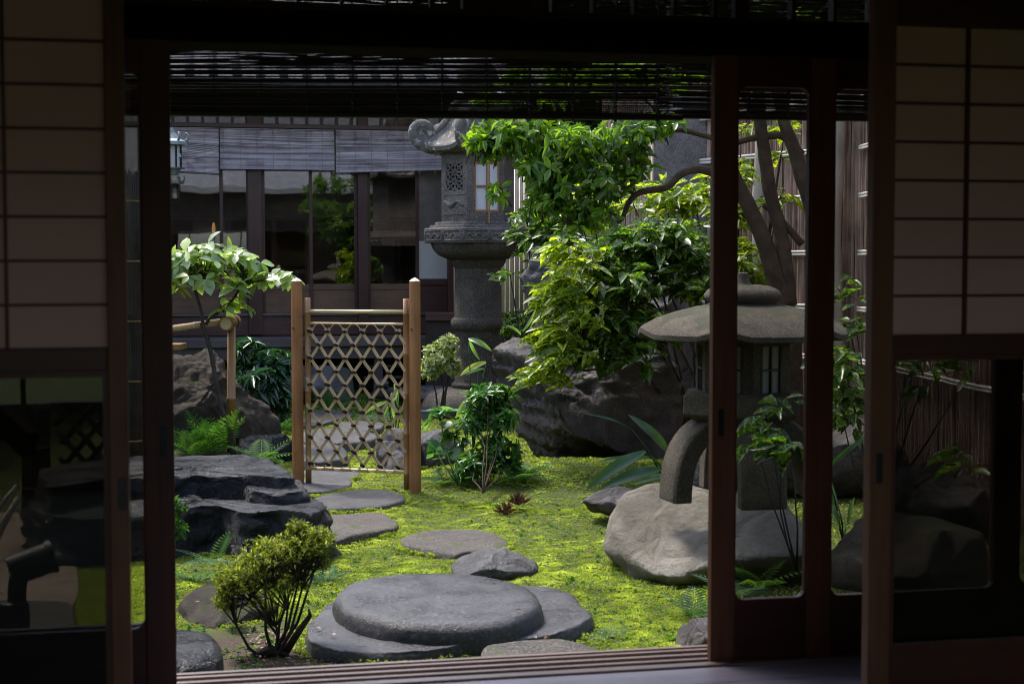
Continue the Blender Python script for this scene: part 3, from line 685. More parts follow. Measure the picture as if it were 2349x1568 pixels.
# platform with lotus underside and carved panels
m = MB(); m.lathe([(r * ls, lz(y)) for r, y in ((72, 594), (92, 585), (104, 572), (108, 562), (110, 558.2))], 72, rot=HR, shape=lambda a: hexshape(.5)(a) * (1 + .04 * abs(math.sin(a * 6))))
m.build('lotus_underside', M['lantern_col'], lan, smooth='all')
m = MB(); m.lathe([(r * ls, lz(y)) for r, y in ((124, 558), (126, 556), (126, 526), (124, 524), (114, 523.5), (113, 518), (102, 517.5), (101, 511), (96, 510)) ], 6, rot=HR)
plat = m.build('platform', M['lantern'], lan, bevel=.004)
for k in range(6):
    a0 = HR + k * PI / 3; a1 = a0 + PI / 3; rr = 126 * ls
    A = Vector((rr * math.cos(a0), rr * math.sin(a0), 0)); B = Vector((rr * math.cos(a1), rr * math.sin(a1), 0)); nrm = ((A + B) / 2).normalized(); d = (B - A).normalized()
    if nrm.y > .3: continue
    for h_ in (0, 1):
        m = MB(); c0 = A.lerp(B, .03 + h_ * .49); c1 = A.lerp(B, .48 + h_ * .49); z0, z1 = lz(552), lz(530)
        pts = [c0 + Vector((0, 0, z0)), c1 + Vector((0, 0, z0)), c1 + Vector((0, 0, z1)), c0 + Vector((0, 0, z1)), c0 + Vector((0, 0, z0))]
        for i in range(4): m.tube([pts[i] + nrm * .002, pts[i + 1] + nrm * .002], .006, 4)
        L_ = (c1 - c0).length; sp = []
        for i in range(17):
            q = i / 16; sp.append(c0 + d * (L_ * (.12 + .76 * q)) + Vector((0, 0, (z0 + z1) / 2 + .016 * math.sin(q * 4 * PI))) + nrm * .004)
        m.tube(sp, .007, 5); m.build('carved_panel', M['lantern'], plat, smooth='all')
# fire box
fr_ = 85 * ls; zb0, zb1 = lz(510), lz(352)
def face_frame(k, rr):
    a0 = HR + k * PI / 3; a1 = a0 + PI / 3
    A = Vector((rr * math.cos(a0), rr * math.sin(a0), 0)); B = Vector((rr * math.cos(a1), rr * math.sin(a1), 0))
    return A, B, ((A + B) / 2).normalized()
def fbx(parent, A, B, n_, q0, q1, z0, z1, d0, d1, name, mat, bevel=.002):
    d = B - A; v = []
    for z in (z0, z1):
        for q, dd in ((q0, d0), (q1, d0), (q1, d1), (q0, d1)): v.append(A + d * q + n_ * dd + Vector((0, 0, z)))
    return MB().add(v, [(0, 3, 2, 1), (4, 5, 6, 7), (0, 1, 5, 4), (1, 2, 6, 5), (2, 3, 7, 6), (3, 0, 4, 7)]).build(name, mat, parent, bevel=bevel, fixn=True)
m = MB(); m.lathe([(fr_ - .03, zb0), (fr_ - .03, zb1)], 6, rot=HR); fb = m.build('fire_box', M['lantern_col'], lan)
for k in range(6):
    A, B, n_ = face_frame(k, fr_)
    z_ = lambda f: zb0 + (zb1 - zb0) * f
    if k in (3,):   # lattice face (left front)
        for a, b, c, d_ in ((0, 1, 0, .44), (0, 1, .84, 1), (0, .17, .4401, .8399), (.83, 1, .4401, .8399)): fbx(fb, A, B, n_, a, b, z_(c), z_(d_), -.0262, .001, 'stone_frame', M['lantern'])
        m = MB()
        for i in range(2):
            for j in range(3):
                for (ox, oz) in ((0, 0),):
                    cq = .17 + .66 * (i + .5) / 2; cz = .44 + .40 * (j + .5) / 3
                    c = A + (B - A) * cq + Vector((0, 0, z_(cz)))
                    hw = (B - A).length * .165; hz = (zb1 - zb0) * .0667; dd = (B - A).normalized()
                    for s1 in (-1, 1):
                        pa = [c + dd * (hw * math.cos(t) * 1.0) + Vector((0, 0, hz * math.sin(t))) + n_ * -.010 for t in np.linspace(0, 2 * PI, 17)] if s1 == 1 else [c + dd * hw * q * 1.0 + Vector((0, 0, hz * q)) - n_ * .012 for q in (-1, 0, 1)]
                        m.tube(pa, .011, 4)
                    m.tube([c + dd * hw * q - Vector((0, 0, hz * q)) - n_ * .012 for q in (-1, 0, 1)], .011, 4)
        m.build('lattice', M['lantern'], fb, smooth='all')
        m = MB(); c = A + (B - A) * .5 + Vector((0, 0, z_(.25))) + n_ * .004; dd = (B - A).normalized()
        m.tube([c + dd * (q * (B - A).length * .38) + Vector((0, 0, .018 * math.sin(q * 5) + .01)) for q in np.linspace(-1, 1, 12)], [.008, .012, .018, .024, .026, .02, .014, .011, .012, .016, .012, .006], 6)
        m.build('carved_animal', M['lantern'], fb, smooth='all')
        for q in (.385, .10): fbx(fb, A, B, n_, .08, .92, z_(q), z_(q + .02), .0015, .008, 'moulding', M['lantern'])
    elif k in (4,):
        for a, b, c, d_ in ((0, 1, 0, .14), (0, 1, .85, 1), (0, .2, .1401, .8499), (.86, 1, .1401, .8499)): fbx(fb, A, B, n_, a, b, z_(c), z_(d_), -.0262, .001, 'stone_frame', M['lantern'])
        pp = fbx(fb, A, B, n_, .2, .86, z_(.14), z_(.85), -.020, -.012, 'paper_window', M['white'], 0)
        for a, b, c, d_ in ((.2, .86, .14, .17), (.2, .86, .82, .85), (.2, .235, .1701, .8199), (.825, .86, .1701, .8199), (.515, .55, .1701, .8199), (.2351, .5149, .49, .52), (.5501, .8249, .49, .52)):
            fbx(pp, A, B, n_, a, b, z_(c), z_(d_), -.0118, .003, 'window_bar', M['gatepost'], .001)
    else:
        fbx(fb, A, B, n_, 0, 1, zb0, zb1, -.0262, .001, 'stone_frame', M['lantern'])
# roof with scrolled corners
Rk = 152 * ls; zc = lz(350)
m = MB(); NA = 72; prof = [(.22, .46), (.36, .39), (.43, .30), (.53, .19), (.68, .105), (.84, .062), (.95, .055), (.985, .035), (.95, .0), (.82, -.012), (.50, -.012)]
v = []; f = []
for i, (r, z) in enumerate(prof):
    for k in range(NA):
        a = HR + 2 * PI * k / NA; rel = (k * 6 / NA) % 1.0; cr = (abs(rel - .5) * 2) ** 4     # 1 at the corners
        rr = Rk * r * (hexshape(.1)(a - HR) * (1 - .10 * smooth01((r - .6) / .4))); zz = z + cr * .075 * smooth01((r - .35) / .4)
        v.append((rr * math.cos(a), rr * math.sin(a), zc + zz))
for i in range(len(prof) - 1):
    for k in range(NA): f.append((i * NA + k, i * NA + (k + 1) % NA, (i + 1) * NA + (k + 1) % NA, (i + 1) * NA + k))
f.append(tuple(range(NA))); f.append(tuple(reversed([(len(prof) - 1) * NA + k for k in range(NA)])))
m.add(v, f); kasa = m.build('roof', M['lantern_cap'], lan, smooth=True, fixn=True)
for k in range(6):
    a = HR + k * PI / 3; dr = Vector((math.cos(a), math.sin(a), 0))
    sp = [dr * (Rk * r) + Vector((0, 0, zc + z)) for r, z in ((.22, .47), (.36, .41), (.43, .335), (.52, .25), (.62, .185), (.72, .15))]
    m = MB(); m.tube(sp, [.03, .03, .028, .027, .027, .024], 8, True, 1.2); m.build('ridge', M['lantern_cap'], kasa, smooth='all')
    sp = [dr * (Rk * r) + Vector((0, 0, zc + z)) for r, z in ((.50, .03), (.62, .025), (.74, .035), (.85, .06))]; rad = [.035, .042, .046, .046]
    for i in range(34):
        q = i / 33; th = R(-50) + q * R(620); r_ = .094 * (1 - q * .82)
        sp.append(dr * (Rk * .84 + r_ * math.cos(th)) + Vector((0, 0, zc + .168 + r_ * math.sin(th)))); rad.append(.040 * (1 - q * .62))
    m = MB(); m.tube(sp, rad, 8, True, 1.25); m.build('corner_scroll', M['lantern_cap'], kasa, smooth='all')
m = MB(); m.lathe([(.15, zc + .44), (.13, zc + .47), (.12, zc + .52), (.19, zc + .56), (.2, zc + .63), (.16, zc + .74), (.08, zc + .84), (.02, zc + .9)], 24); m.build('finial', M['lantern'], lan, smooth='all')
# wooden stake leaning against it
m = MB(); m.tube([P(1122, 512, LY - .34) - lc, P(1122, 380, LY - .36) - lc], .009, 4); tag(m.build('wooden_stake', M['gatepost']), 'thin brown wooden stake in front of the paper window of the tall lantern', 'stake').location = lc

# ================================================================ low wide lantern (right)
BY = 7.3; bs = BY / F; bc = P(1700, 1150, BY); bc.z = .375
bz = lambda py: P(1700, py, BY).z - bc.z
low = empty('stone_lantern', bc); tag(low, 'low stone lantern with wide umbrella roof on curved legs, standing on the pale boulder', 'stone lantern')
ph = R(12)
m = MB(); prof = [(40, 653), (62, 656), (80, 664), (88, 674), (88, 682), (80, 692), (70, 697)]
m.lathe([(r * bs, bz(y)) for r, y in reversed(prof)], 32, (.0, 0)); cap = m.build('cap_stone', M['lantern_b'], low, smooth='all')
m = MB(); m.lathe([(24 * bs, bz(656)), (17 * bs, bz(648)), (13 * bs, bz(636)), (12 * bs, bz(627)), (8 * bs, bz(624))], 16); m.build('finial', M['lantern_b'], cap, smooth=True)
m = MB(); NA = 48; prof = [(52, 690), (78, 697), (112, 703), (160, 716), (205, 734), (240, 757), (245, 762), (245, 773), (240, 775), (190, 774), (90, 775)]
v = []; f = []
for i, (r, y) in enumerate(prof):
    for k in range(NA):
        a = ph + 2 * PI * k / NA; hx = hexshape(.75)(a - ph); cr = max(0, math.cos(6 * (a - ph))) ** 2 * (r / 234) ** 3 * 1.8
        v.append((r * bs * hx * math.cos(a), r * bs * hx * math.sin(a), bz(y) + .014 * cr))
for i in range(len(prof) - 1):
    for k in range(NA): f.append((i * NA + k, i * NA + (k + 1) % NA, (i + 1) * NA + (k + 1) % NA, (i + 1) * NA + k))
f.append(tuple(range(NA))); f.append(tuple(reversed([(len(prof) - 1) * NA + k for k in range(NA)])))
m.add(v, f); m.build('roof', M['lantern_b'], low, smooth=True, fixn=True)
fr2 = 112 * bs; h2 = R(34)
m = MB(); m.lathe([((fr2 - .022), bz(932)), ((fr2 - .022), bz(774))], 6, rot=h2); fb2 = m.build('fire_box', M['lantern_b'], low)
for k in range(6):
    a0 = h2 + k * PI / 3; a1 = a0 + PI / 3
    A = Vector((fr2 * math.cos(a0), fr2 * math.sin(a0), 0)); B = Vector((fr2 * math.cos(a1), fr2 * math.sin(a1), 0)); n_ = ((A + B) / 2).normalized()
    zb_, zt_ = bz(932), bz(774); z_ = lambda q: zb_ + (zt_ - zb_) * q
    if n_.y < .2:
        for a, b, c, d_ in ((0, 1, 0, .2), (0, 1, .94, 1), (0, .2, .2001, .9399), (.8, 1, .2001, .9399)): fbx(fb2, A, B, n_, a, b, z_(c), z_(d_), -.0188, .001, 'stone_frame', M['lantern_b'])
        pp = fbx(fb2, A, B, n_, .2, .8, z_(.2), z_(.94), -.013, -.009, 'paper_window', M['shadepaper'], 0)
        for a, b, c, d_ in ((.2, .8, .2, .24), (.2, .8, .90, .94), (.2, .26, .2401, .8999), (.74, .8, .2401, .8999), (.48, .52, .2401, .8999), (.2601, .4799, .55, .58), (.5201, .7399, .55, .58)):
            fbx(pp, A, B, n_, a, b, z_(c), z_(d_), -.0088, .002, 'window_bar', M['bark_d'], .0008)
    else: fbx(fb2, A, B, n_, 0, 1, zb_, zt_, -.0188, .001, 'stone_frame', M['lantern_b'])
m = MB(); m.lathe([(r * bs, bz(y)) for r, y in ((100, 982), (118, 962), (148, 946), (150, 942), (150, 905), (147, 899), (128, 896), (124, 933 - 38))], 6, rot=R(20))
m.build('platform', M['lantern_b'], low, bevel=.006)
def bleg(az):
    m = MB(); d = Vector((math.cos(az), math.sin(az), 0)); s_ = Vector((-d.y, d.x, 0)); v = []; f = []
    rows = []
    for i in range(12):
        q = i / 11; ro = .10 + .265 * (1 - (1 - q) ** 2.2); z = bz(952) + (0 - bz(952)) * (q ** 1.7)
        th = .085 * (1 - .12 * q); hw = .10 + .008 * q
        if q < .25: inner = ro - .10
        tang = Vector((1 - q, 0, -q - .15)).normalized()
        rows.append((d * ro + Vector((0, 0, z)), (d * tang.z * -1 + Vector((0, 0, tang.x))) * 1.0, hw, th))
    for c, nrm, hw, th in rows:
        for a_, b_ in ((-1, 0), (-.85, .0), (.85, 0), (1, 0)): pass
        v += [c - s_ * hw, c - s_ * hw * .8 + nrm * .014, c + s_ * hw * .8 + nrm * .014, c + s_ * hw, c + s_ * hw * .95 - nrm * th, c - s_ * hw * .95 - nrm * th]
    for i in range(len(rows) - 1):
        for k in range(6): f.append((i * 6 + k, i * 6 + (k + 1) % 6, i * 6 + 6 + (k + 1) % 6, i * 6 + 6 + k))
    f.append(tuple(range(6))); f.append(tuple(reversed([(len(rows) - 1) * 6 + k for k in range(6)])))
    m.add(v, f); m.build('leg', M['lantern_b'], low, smooth=True, bevel=.006, fixn=True)
for a in (196, 278, 8, 98): bleg(R(a))

# ================================================================ rocks and stepping stones
def catmull(pts, n):
    out = []; m_ = len(pts)
    for i in range(m_):
        p0, p1, p2, p3 = (pts[(i + k - 1) % m_] for k in range(4))
        for k in range(n):
            t = k / n; out.append(.5 * ((2 * p1) + (p2 - p0) * t + (2 * p0 - 5 * p1 + 4 * p2 - p3) * t * t + (3 * p1 - p0 - 3 * p2 + p3) * t ** 3))
    return out
SLABS = []
def slab(name, label, cat, poly, ztop, mat, edge=.03, seed=0, rough=.006, side=.01, group='stepping stones in the moss', dome=0.0):
    pts = [G(x, y, ztop).to_2d() for x, y in poly]; c = sum(pts, Vector((0, 0))) / len(pts)
    ring = catmull([p - c for p in pts], max(2, 96 // len(pts))); n = len(ring); rmean = sum(p.length for p in ring) / n
    rows = [(0.06, 0)] + [(q, 0) for q in (.2, .4, .6, .75, .88)]
    e = edge / rmean
    rows = [(q * (1 - e), 0) for q, _ in rows] + [(1 - e, 0)] + [(1 - e + e * math.sin(t), -edge * (1 - math.cos(t))) for t in (R(25), R(50), R(70), R(88))] + [(1.01, -edge - side), (1.015, -ztop - .06 if True else 0)]
    v = []; f = []
    for i, (q, dz) in enumerate(rows):
        for k, p in enumerate(ring):
            j = 1 + .02 * fbm((p.x * 3 + seed, p.y * 3, i * .1), 1.5, 3) * (q > .5)
            x, y = p.x * q * j, p.y * q * j
            z = dz + rough * fbm((x + seed * 3, y, 0), 5, 4) * 1.2 + dome * (1 - q * q)
            v.append((x, y, z))
    for i in range(len(rows) - 1):
        for k in range(n): f.append((i * n + k, (i + 1) * n + k, (i + 1) * n + (k + 1) % n, i * n + (k + 1) % n))
    f.append(tuple(range(n)))
    m = MB(); m.add(v, f); o = m.build(name, mat, smooth='all'); o.location = (c.x, c.y, ztop)
    if ztop < .1: SLABS.append([(c + p) for p in ring])
    tag(o, label, cat, group); return o
def rock(name, label, cat, poly, Y, ry, mat, seed=0, amp=.06, full=.75, group=None, crag=1.0, sub=5, freq=1.0, yoff=0, strata=0.0):
    pts = [P(x, y, Y) for x, y in poly]; pts = [Vector((p.x, p.z)) for p in pts]
    # centroid of polygon
    A = cx = cz = 0
    for i in range(len(pts)):
        p, q = pts[i], pts[(i + 1) % len(pts)]; k = p.x * q.y - q.x * p.y; A += k; cx += (p.x + q.x) * k; cz += (p.y + q.y) * k
    c = Vector((cx / (3 * A), cz / (3 * A)))
    def Rt(th):
        d = Vector((math.cos(th), math.sin(th))); best = .01
        for i in range(len(pts)):
            p, q = pts[i] - c, pts[(i + 1) % len(pts)] - c; e = q - p; den = d.x * e.y - d.y * e.x
            if abs(den) < 1e-9: continue
            t = (p.x * e.y - p.y * e.x) / den; s = (p.x * d.y - p.y * d.x) / den
            if t > 0 and -1e-6 <= s <= 1 + 1e-6: best = max(best, t)
        return best
    NT = 180; tab = [Rt(2 * PI * i / NT) for i in range(NT)]; tab = [(tab[i - 1] + 2 * tab[i] + tab[(i + 1) % NT]) / 4 for i in range(NT)]
    bm = bmesh.new(); bmesh.ops.create_icosphere(bm, subdivisions=sub, radius=1)
    size = sum(tab) / NT
    rc = random.Random(seed * 7 + 1); cuts = []
    for _ in range(int(16 * crag) + 6):
        n_ = Vector((rc.gauss(0, 1), -abs(rc.gauss(0, 1)) if rc.random() < .7 else rc.gauss(0, 1), rc.gauss(0, .8))).normalized()
        cuts.append((n_, rc.uniform(.52, .88) if abs(n_.y) > .45 else rc.uniform(.86, 1.0)))
    for v in bm.verts:
        u = v.co.copy(); rho = math.hypot(u.x, u.z); th = math.atan2(u.z, u.x) % (2 * PI); fi = th / (2 * PI) * NT; i0 = int(fi) % NT; q = fi - int(fi)
        rr = tab[i0] * (1 - q) + tab[(i0 + 1) % NT] * q
        k = rr * rho ** full; yy = math.copysign(abs(u.y) ** .8, u.y) * ry
        w3 = Vector((math.cos(th) * rho ** full, math.copysign(abs(u.y) ** .8, u.y), math.sin(th) * rho ** full))
        for n_, d_ in cuts:
            e_ = w3.dot(n_) - d_
            if e_ > 0: w3 -= n_ * (e_ * .96)
        rw = math.hypot(w3.x, w3.z); yy = w3.y * ry; k = rr * rw; th = math.atan2(w3.z, w3.x)
        p = Vector((math.cos(th) * k, yy, math.sin(th) * k))
        s3 = Vector((p.x + seed * 5.3, p.y, p.z)) * (freq / max(.2, size))
        big = fbm(s3, 1.6, 3); rid = 1 - abs(mnoise.noise(s3 * 3.2)) * 2; fine = fbm(s3, 7, 4)
        vo = mnoise.voronoi(s3 * 2.4)[0]; vd = vo[1] - vo[0]
        rid2 = 1 - abs(mnoise.noise(s3 * 7.5 + Vector((3, 1, 8)))) * 2
        dsp = amp * (big * .55 + crag * (rid - .5) * .14 + crag * (rid2 - .5) * .09 + crag * .38 * min(.35, vd) + .10 * fine * crag)
        if strata: dsp += strata * (abs(((p.z + .3 * p.x * .3 + .03 * fine) * 9) % 1.0 - .5) - .25)
        nrm = Vector((p.x, p.y * (size / ry) ** 2, p.z)); nrm = nrm.normalized() if nrm.length > 1e-6 else u
        p += nrm * dsp; v.co = p
    me = bpy.data.meshes.new(name); bm.to_mesh(me); bm.free(); me.materials.append(mat)
    me.polygons.foreach_set('use_smooth', [True] * len(me.polygons))
    o = lnk(bpy.data.objects.new(name, me)); o.location = (c.x, Y + yoff, c.y); tag(o, label, cat, group); return o
# round step stone on its base slab
slab('base_slab', 'broad flat dark slab under the round step stone', 'stone slab', [(702, 1455), (712, 1425), (760, 1380), (870, 1345), (1010, 1335), (1180, 1340), (1290, 1352), (1335, 1385), (1356, 1415), (1310, 1445), (1230, 1457), (1100, 1470), (950, 1490), (800, 1490), (725, 1478)], .055, M['slab_big'], .014, 1, .010, .012, group=None)
slab('step_stone', 'thick smooth round dark step stone lying on the broad slab', 'step stone', [(1006 + 239 * math.copysign(abs(math.cos(a)) ** .93, math.cos(a)), 1371 - 61 * math.copysign(abs(math.sin(a)) ** .95, math.sin(a)) + 5 * math.cos(a)) for a in np.linspace(0, 2 * PI, 25)[:-1]], .128, M['slab_big'], .048, 2, .003, .012, group=None, dome=.012)
slab('stepping_stone', 'speckled grey stone at the sill right of the round step stone', 'stepping stone', [(1103, 1500), (1115, 1475), (1180, 1462), (1280, 1462), (1350, 1475), (1400, 1500), (1410, 1530), (1300, 1560), (1180, 1560), (1110, 1535)], .09, M['slab_br'], .03, 3, .008)
slab('stepping_stone', 'brown flat stepping stone with a bright moss edge in the middle of the moss', 'stepping stone', [(918, 1240), (935, 1225), (1000, 1214), (1100, 1214), (1150, 1228), (1167, 1246), (1130, 1258), (1080, 1262), (1040, 1268), (980, 1260), (930, 1250)], .035, M['slab_br'], .02, 4, .006)
slab('stepping_stone', 'reddish stepping stone beside the big black rock', 'stepping stone', [(690, 1195), (740, 1180), (800, 1176), (870, 1176), (905, 1190), (912, 1205), (870, 1215), (810, 1228), (770, 1235), (700, 1225)], .045, M['slab_br'], .022, 5, .006)
slab('stepping_stone', 'long blue grey stepping stone just in front of the wicket gate', 'stepping stone', [(715, 1148), (740, 1135), (800, 1124), (880, 1121), (915, 1128), (932, 1141), (900, 1153), (850, 1160), (780, 1165), (730, 1160)], .045, M['slab'], .022, 6, .005)
slab('stepping_stone', 'small rounded stepping stone at the foot of the left gate post', 'stepping stone', [(680, 1105), (700, 1095), (745, 1089), (795, 1092), (808, 1105), (790, 1117), (740, 1124), (690, 1122)], .06, M['slab'], .022, 7, .005)
slab('stepping_stone', 'pale stepping stone under the gate bottom rail', 'stepping stone', [(695, 1078), (740, 1066), (790, 1068), (832, 1080), (815, 1094), (770, 1098), (720, 1094)], .05, M['slab'], .02, 8, .005)
for i, (x, y, w_, h_, lb_) in enumerate(((735, 1035, 62, 22, 'squarish dark stone slab behind the lower left of the gate lattice'), (772, 998, 90, 17, 'wide dark stone slab behind the middle of the gate lattice'), (690, 962, 70, 14, 'dark stone slab behind the left gate post'), (750, 950, 60, 11, 'farthest small dark slab of the path behind the gate'), (830, 975, 55, 11, 'dark stone slab beside the far fern'))):
    slab('stepping_stone', lb_, 'stepping stone', [(x + w_ * math.cos(a) * (1 + .12 * math.sin(3 * a + i)), y + h_ * math.sin(a)) for a in np.linspace(0, 2 * PI, 11)[:-1][::-1]], gh(-1.5, 12.5) + .05, M['slab'], .02, 10 + i, .006)
rock('wet_rock', 'small wet blue grey rock touching the back of the round step stone', 'rock', [(1035, 1300), (1050, 1285), (1100, 1270), (1160, 1267), (1200, 1278), (1250, 1305), (1240, 1330), (1150, 1340), (1040, 1330)], 7.3, .22, M['slab'], 11, .018, .7, group=None, crag=1)
def ledge(m, poly, ztop, zbot, amp=.03, rough=.01, seed=0, flare=.06, nz=16):
    pts = [G(x, y, ztop).to_2d() for x, y in poly]; c = sum(pts, Vector((0, 0))) / len(pts); ring = []
    for i in range(len(pts)):
        for k in range(14): ring.append(pts[i].lerp(pts[(i + 1) % len(pts)], k / 14) - c)
    ring = [(ring[i - 2] + ring[i - 1] + ring[i] * 2 + ring[(i + 1) % len(ring)] + ring[(i + 2) % len(ring)]) / 6 for i in range(len(ring))]
    n = len(ring); v = []; f = []; rows = [(q, ztop, 0) for q in np.linspace(.03, .97, 18)] + [(1 + flare * (k / nz), ztop - (ztop - zbot) * (k / nz) ** 1.1, 1) for k in range(nz + 1)]
    for q, z, wall in rows:
        for p in ring:
            P3 = Vector((p.x + c.x + seed, p.y + c.y, z * 2.0)); x, y = p.x * q, p.y * q; d = Vector((x, y)).normalized()
            st = (abs(((z * 11 + .8 * mnoise.noise(P3 * 1.5)) % 1.0) - .5) - .25) * .5
            rg = 1 - 2 * abs(mnoise.noise(P3 * 5)); big = mnoise.noise(P3 * 2.2); fn = fbm(P3, 16, 4); vo = mnoise.voronoi(P3 * 5)[0]
            k_ = amp * (big * 1.0 + .45 * rg + .35 * fn + st + 1.2 * min(.4, vo[1] - vo[0])) * smooth01((q - .5) * 2)
            zz = z + (rough * (fbm(P3, 5, 5) * 1.3 + .8 * rg * (1 - wall) * .6 + math.floor(2.5 * (big + .5)) * .5 - .8) if not wall or z == ztop else 0)
            v.append((c.x + x + d.x * k_, c.y + y + d.y * k_, zz))
    for i in range(len(rows) - 1):
        for k in range(n): f.append((i * n + k, (i + 1) * n + k, (i + 1) * n + (k + 1) % n, i * n + (k + 1) % n))
    f.append(tuple(range(n))); m.add(v, f)
m = MB()
ledge(m, [(95, 1075), (240, 1048), (400, 1047), (540, 1044), (600, 1050), (655, 1072), (672, 1096), (600, 1094), (500, 1088), (420, 1086), (250, 1100), (110, 1120)], .36, -.05, .035, .012, 0)
ledge(m, [(560, 1085), (640, 1075), (690, 1100), (705, 1122), (640, 1128), (570, 1122)], .31, -.05, .03, .012, 2)
ledge(m, [(80, 1150), (200, 1118), (400, 1105), (470, 1120), (540, 1122), (560, 1132), (640, 1120), (700, 1130), (738, 1160), (700, 1178), (620, 1168), (545, 1172), (500, 1156), (450, 1160), (380, 1172), (200, 1185), (110, 1180)], .245, -.05, .045, .012, 4, .10)
ledge(m, [(640, 1140), (700, 1142), (742, 1185), (735, 1205), (690, 1200), (650, 1180)], .19, -.05, .03, .01, 6)
o = m.build('dark_rock', M['rock_dark'], smooth='all'); tag(o, 'large wet black layered rock left of the path', 'rock')
slab('boulder', 'round flat topped wet boulder at the lower left by the door sill', 'boulder', [(300, 1480), (330, 1448), (390, 1436), (440, 1438), (490, 1452), (511, 1474), (500, 1496), (450, 1512), (380, 1520), (310, 1510)], .16, M['rock_dark'], .05, 14, .010, .04, group=None)
rock('flat_rock', 'flat brown and mossy rock behind the azalea', 'rock', [(395, 1450), (400, 1385), (440, 1362), (520, 1352), (600, 1358), (650, 1385), (640, 1430), (600, 1465), (500, 1475)], 6.5, .38, M['rock_moss'], 15, .02, .5, crag=.8)
rock('small_stone', 'small round dark stone lying on the flat mossy rock', 'stone', [(496, 1385), (510, 1372), (540, 1368), (568, 1374), (570, 1388), (540, 1398), (508, 1396)], 6.25, .07, M['rock_dark'], 16, .004, .6, crag=.5, sub=4)
rock('water_basin_rock', 'tall brown mossy basin rock at left behind the ferns', 'rock', [(300, 1060), (320, 820), (400, 792), (460, 790), (490, 800), (520, 850), (560, 900), (600, 920), (635, 960), (640, 1010), (560, 1060)], 12.4, .7, M['rock_moss'], 17, .07, .55, crag=1.2, sub=6, freq=2.0)
rock('blue_rock', 'jagged blue grey rock left of the gate behind the small fern', 'rock', [(540, 1060), (545, 1005), (590, 995), (650, 1000), (668, 1020), (672, 1090), (600, 1100)], 11.2, .3, M['rock_dark'], 18, .04, .6, crag=1.3)
rock('grey_rock', 'rough grey rock seen through the right side of the gate lattice', 'rock', [(858, 1100), (862, 1010), (890, 988), (930, 985), (960, 1000), (965, 1100), (900, 1115)], 10.7, .25, M['rock_gr'], 19, .035, .6, crag=1.1)
rock('grey_rock', 'smooth grey rock right of the right gate post', 'rock', [(930, 1110), (935, 1010), (970, 985), (1030, 990), (1060, 1020), (1065, 1100), (1000, 1120)], 10.9, .3, M['rock_gr'], 20, .03, .6, crag=.8)
rock('grey_rock', 'small upright grey stone at the foot of the coralberry bush', 'rock', [(1038, 1148), (1045, 1105), (1075, 1090), (1100, 1110), (1105, 1148)], 9.9, .1, M['rock_gr'], 21, .015, .6, sub=4)
rock('great_rock', 'great dark brown craggy rock in the middle of the garden', 'rock', [(1115, 1010), (1112, 860), (1135, 785), (1180, 768), (1245, 772), (1330, 800), (1450, 790), (1545, 830), (1565, 930), (1560, 1080), (1400, 1085), (1250, 1085), (1190, 1070)], 11.2, .85, M['rock_br'], 22, .085, .5, crag=1.3, sub=6, freq=2.0, strata=.05)
rock('upper_rock', 'tall rock rising behind the great dark rock under the spotted laurel', 'rock', [(1205, 800), (1200, 640), (1232, 575), (1300, 540), (1420, 560), (1500, 610), (1560, 680), (1580, 850), (1400, 900)], 12.3, .7, M['rock_gr'], 23, .09, .55, crag=1.3, sub=6, freq=2.0, strata=.04)
rock('boulder', 'large pale rounded boulder carrying the low stone lantern', 'boulder', [(1388, 1260), (1400, 1220), (1430, 1155), (1500, 1128), (1600, 1122), (1720, 1135), (1800, 1150), (1835, 1200), (1830, 1330), (1700, 1378), (1560, 1372), (1450, 1330)], 7.4, .62, M['rock_pale'], 24, .035, .40, crag=.6, sub=6, freq=1.4)
rock('brown_rock', 'low brown rock in the moss left of the pale boulder', 'rock', [(1338, 1150), (1360, 1135), (1420, 1120), (1470, 1130), (1480, 1180), (1400, 1188), (1355, 1180)], 8.6, .2, M['rock_br'], 25, .02, .6)
rock('dark_rock', 'dark pitted rock at the lower right corner by the sill', 'rock', [(1552, 1490), (1560, 1445), (1590, 1422), (1660, 1420), (1690, 1480), (1640, 1520), (1570, 1515)], 5.9, .15, M['rock_br'], 26, .02, .6)
rock('boulder', 'mossy rounded boulder seen through the right glass doors', 'boulder', [(1868, 1330), (1880, 1300), (1940, 1260), (1990, 1215), (2060, 1190), (2160, 1205), (2270, 1225), (2300, 1360), (2080, 1400), (1900, 1380)], 6.6, .5, M['rock_moss'], 27, .03, .55)
rock('great_rock', 'dark shadowed rock behind the low lantern legs', 'rock', [(1560, 1110), (1550, 1000), (1640, 960), (1760, 970), (1860, 1000), (1990, 960), (2080, 1010), (2110, 1160), (1900, 1200)], 9.8, .5, M['rock_br'], 28, .06, .6)
rock('boulder', 'dark boulder under the bark fence at far right', 'boulder', [(2020, 1150), (2040, 1060), (2120, 1030), (2220, 1060), (2330, 1150), (2300, 1230), (2100, 1230)], 8.4, .4, M['rock_br'], 29, .04, .6)
rock('grey_rock', 'long low rock under the far veranda seen through the gate', 'rock', [(600, 905), (620, 850), (680, 838), (780, 840), (815, 855), (830, 905), (820, 930), (620, 930)], 15.2, .35, M['rock_gr'], 30, .03, .5)
rock('grey_rock', 'grey stone step below the far veranda at left', 'rock', [(500, 900), (505, 850), (560, 840), (610, 850), (615, 900), (560, 915)], 15.2, .3, M['rock_gr'], 31, .03, .5)
rock('grey_rock', 'flat grey stone at the foot of the far veranda on the right', 'rock', [(840, 915), (860, 893), (960, 885), (1060, 890), (1080, 915), (960, 925)], 15.0, .3, M['rock_gr'], 34, .02, .5)
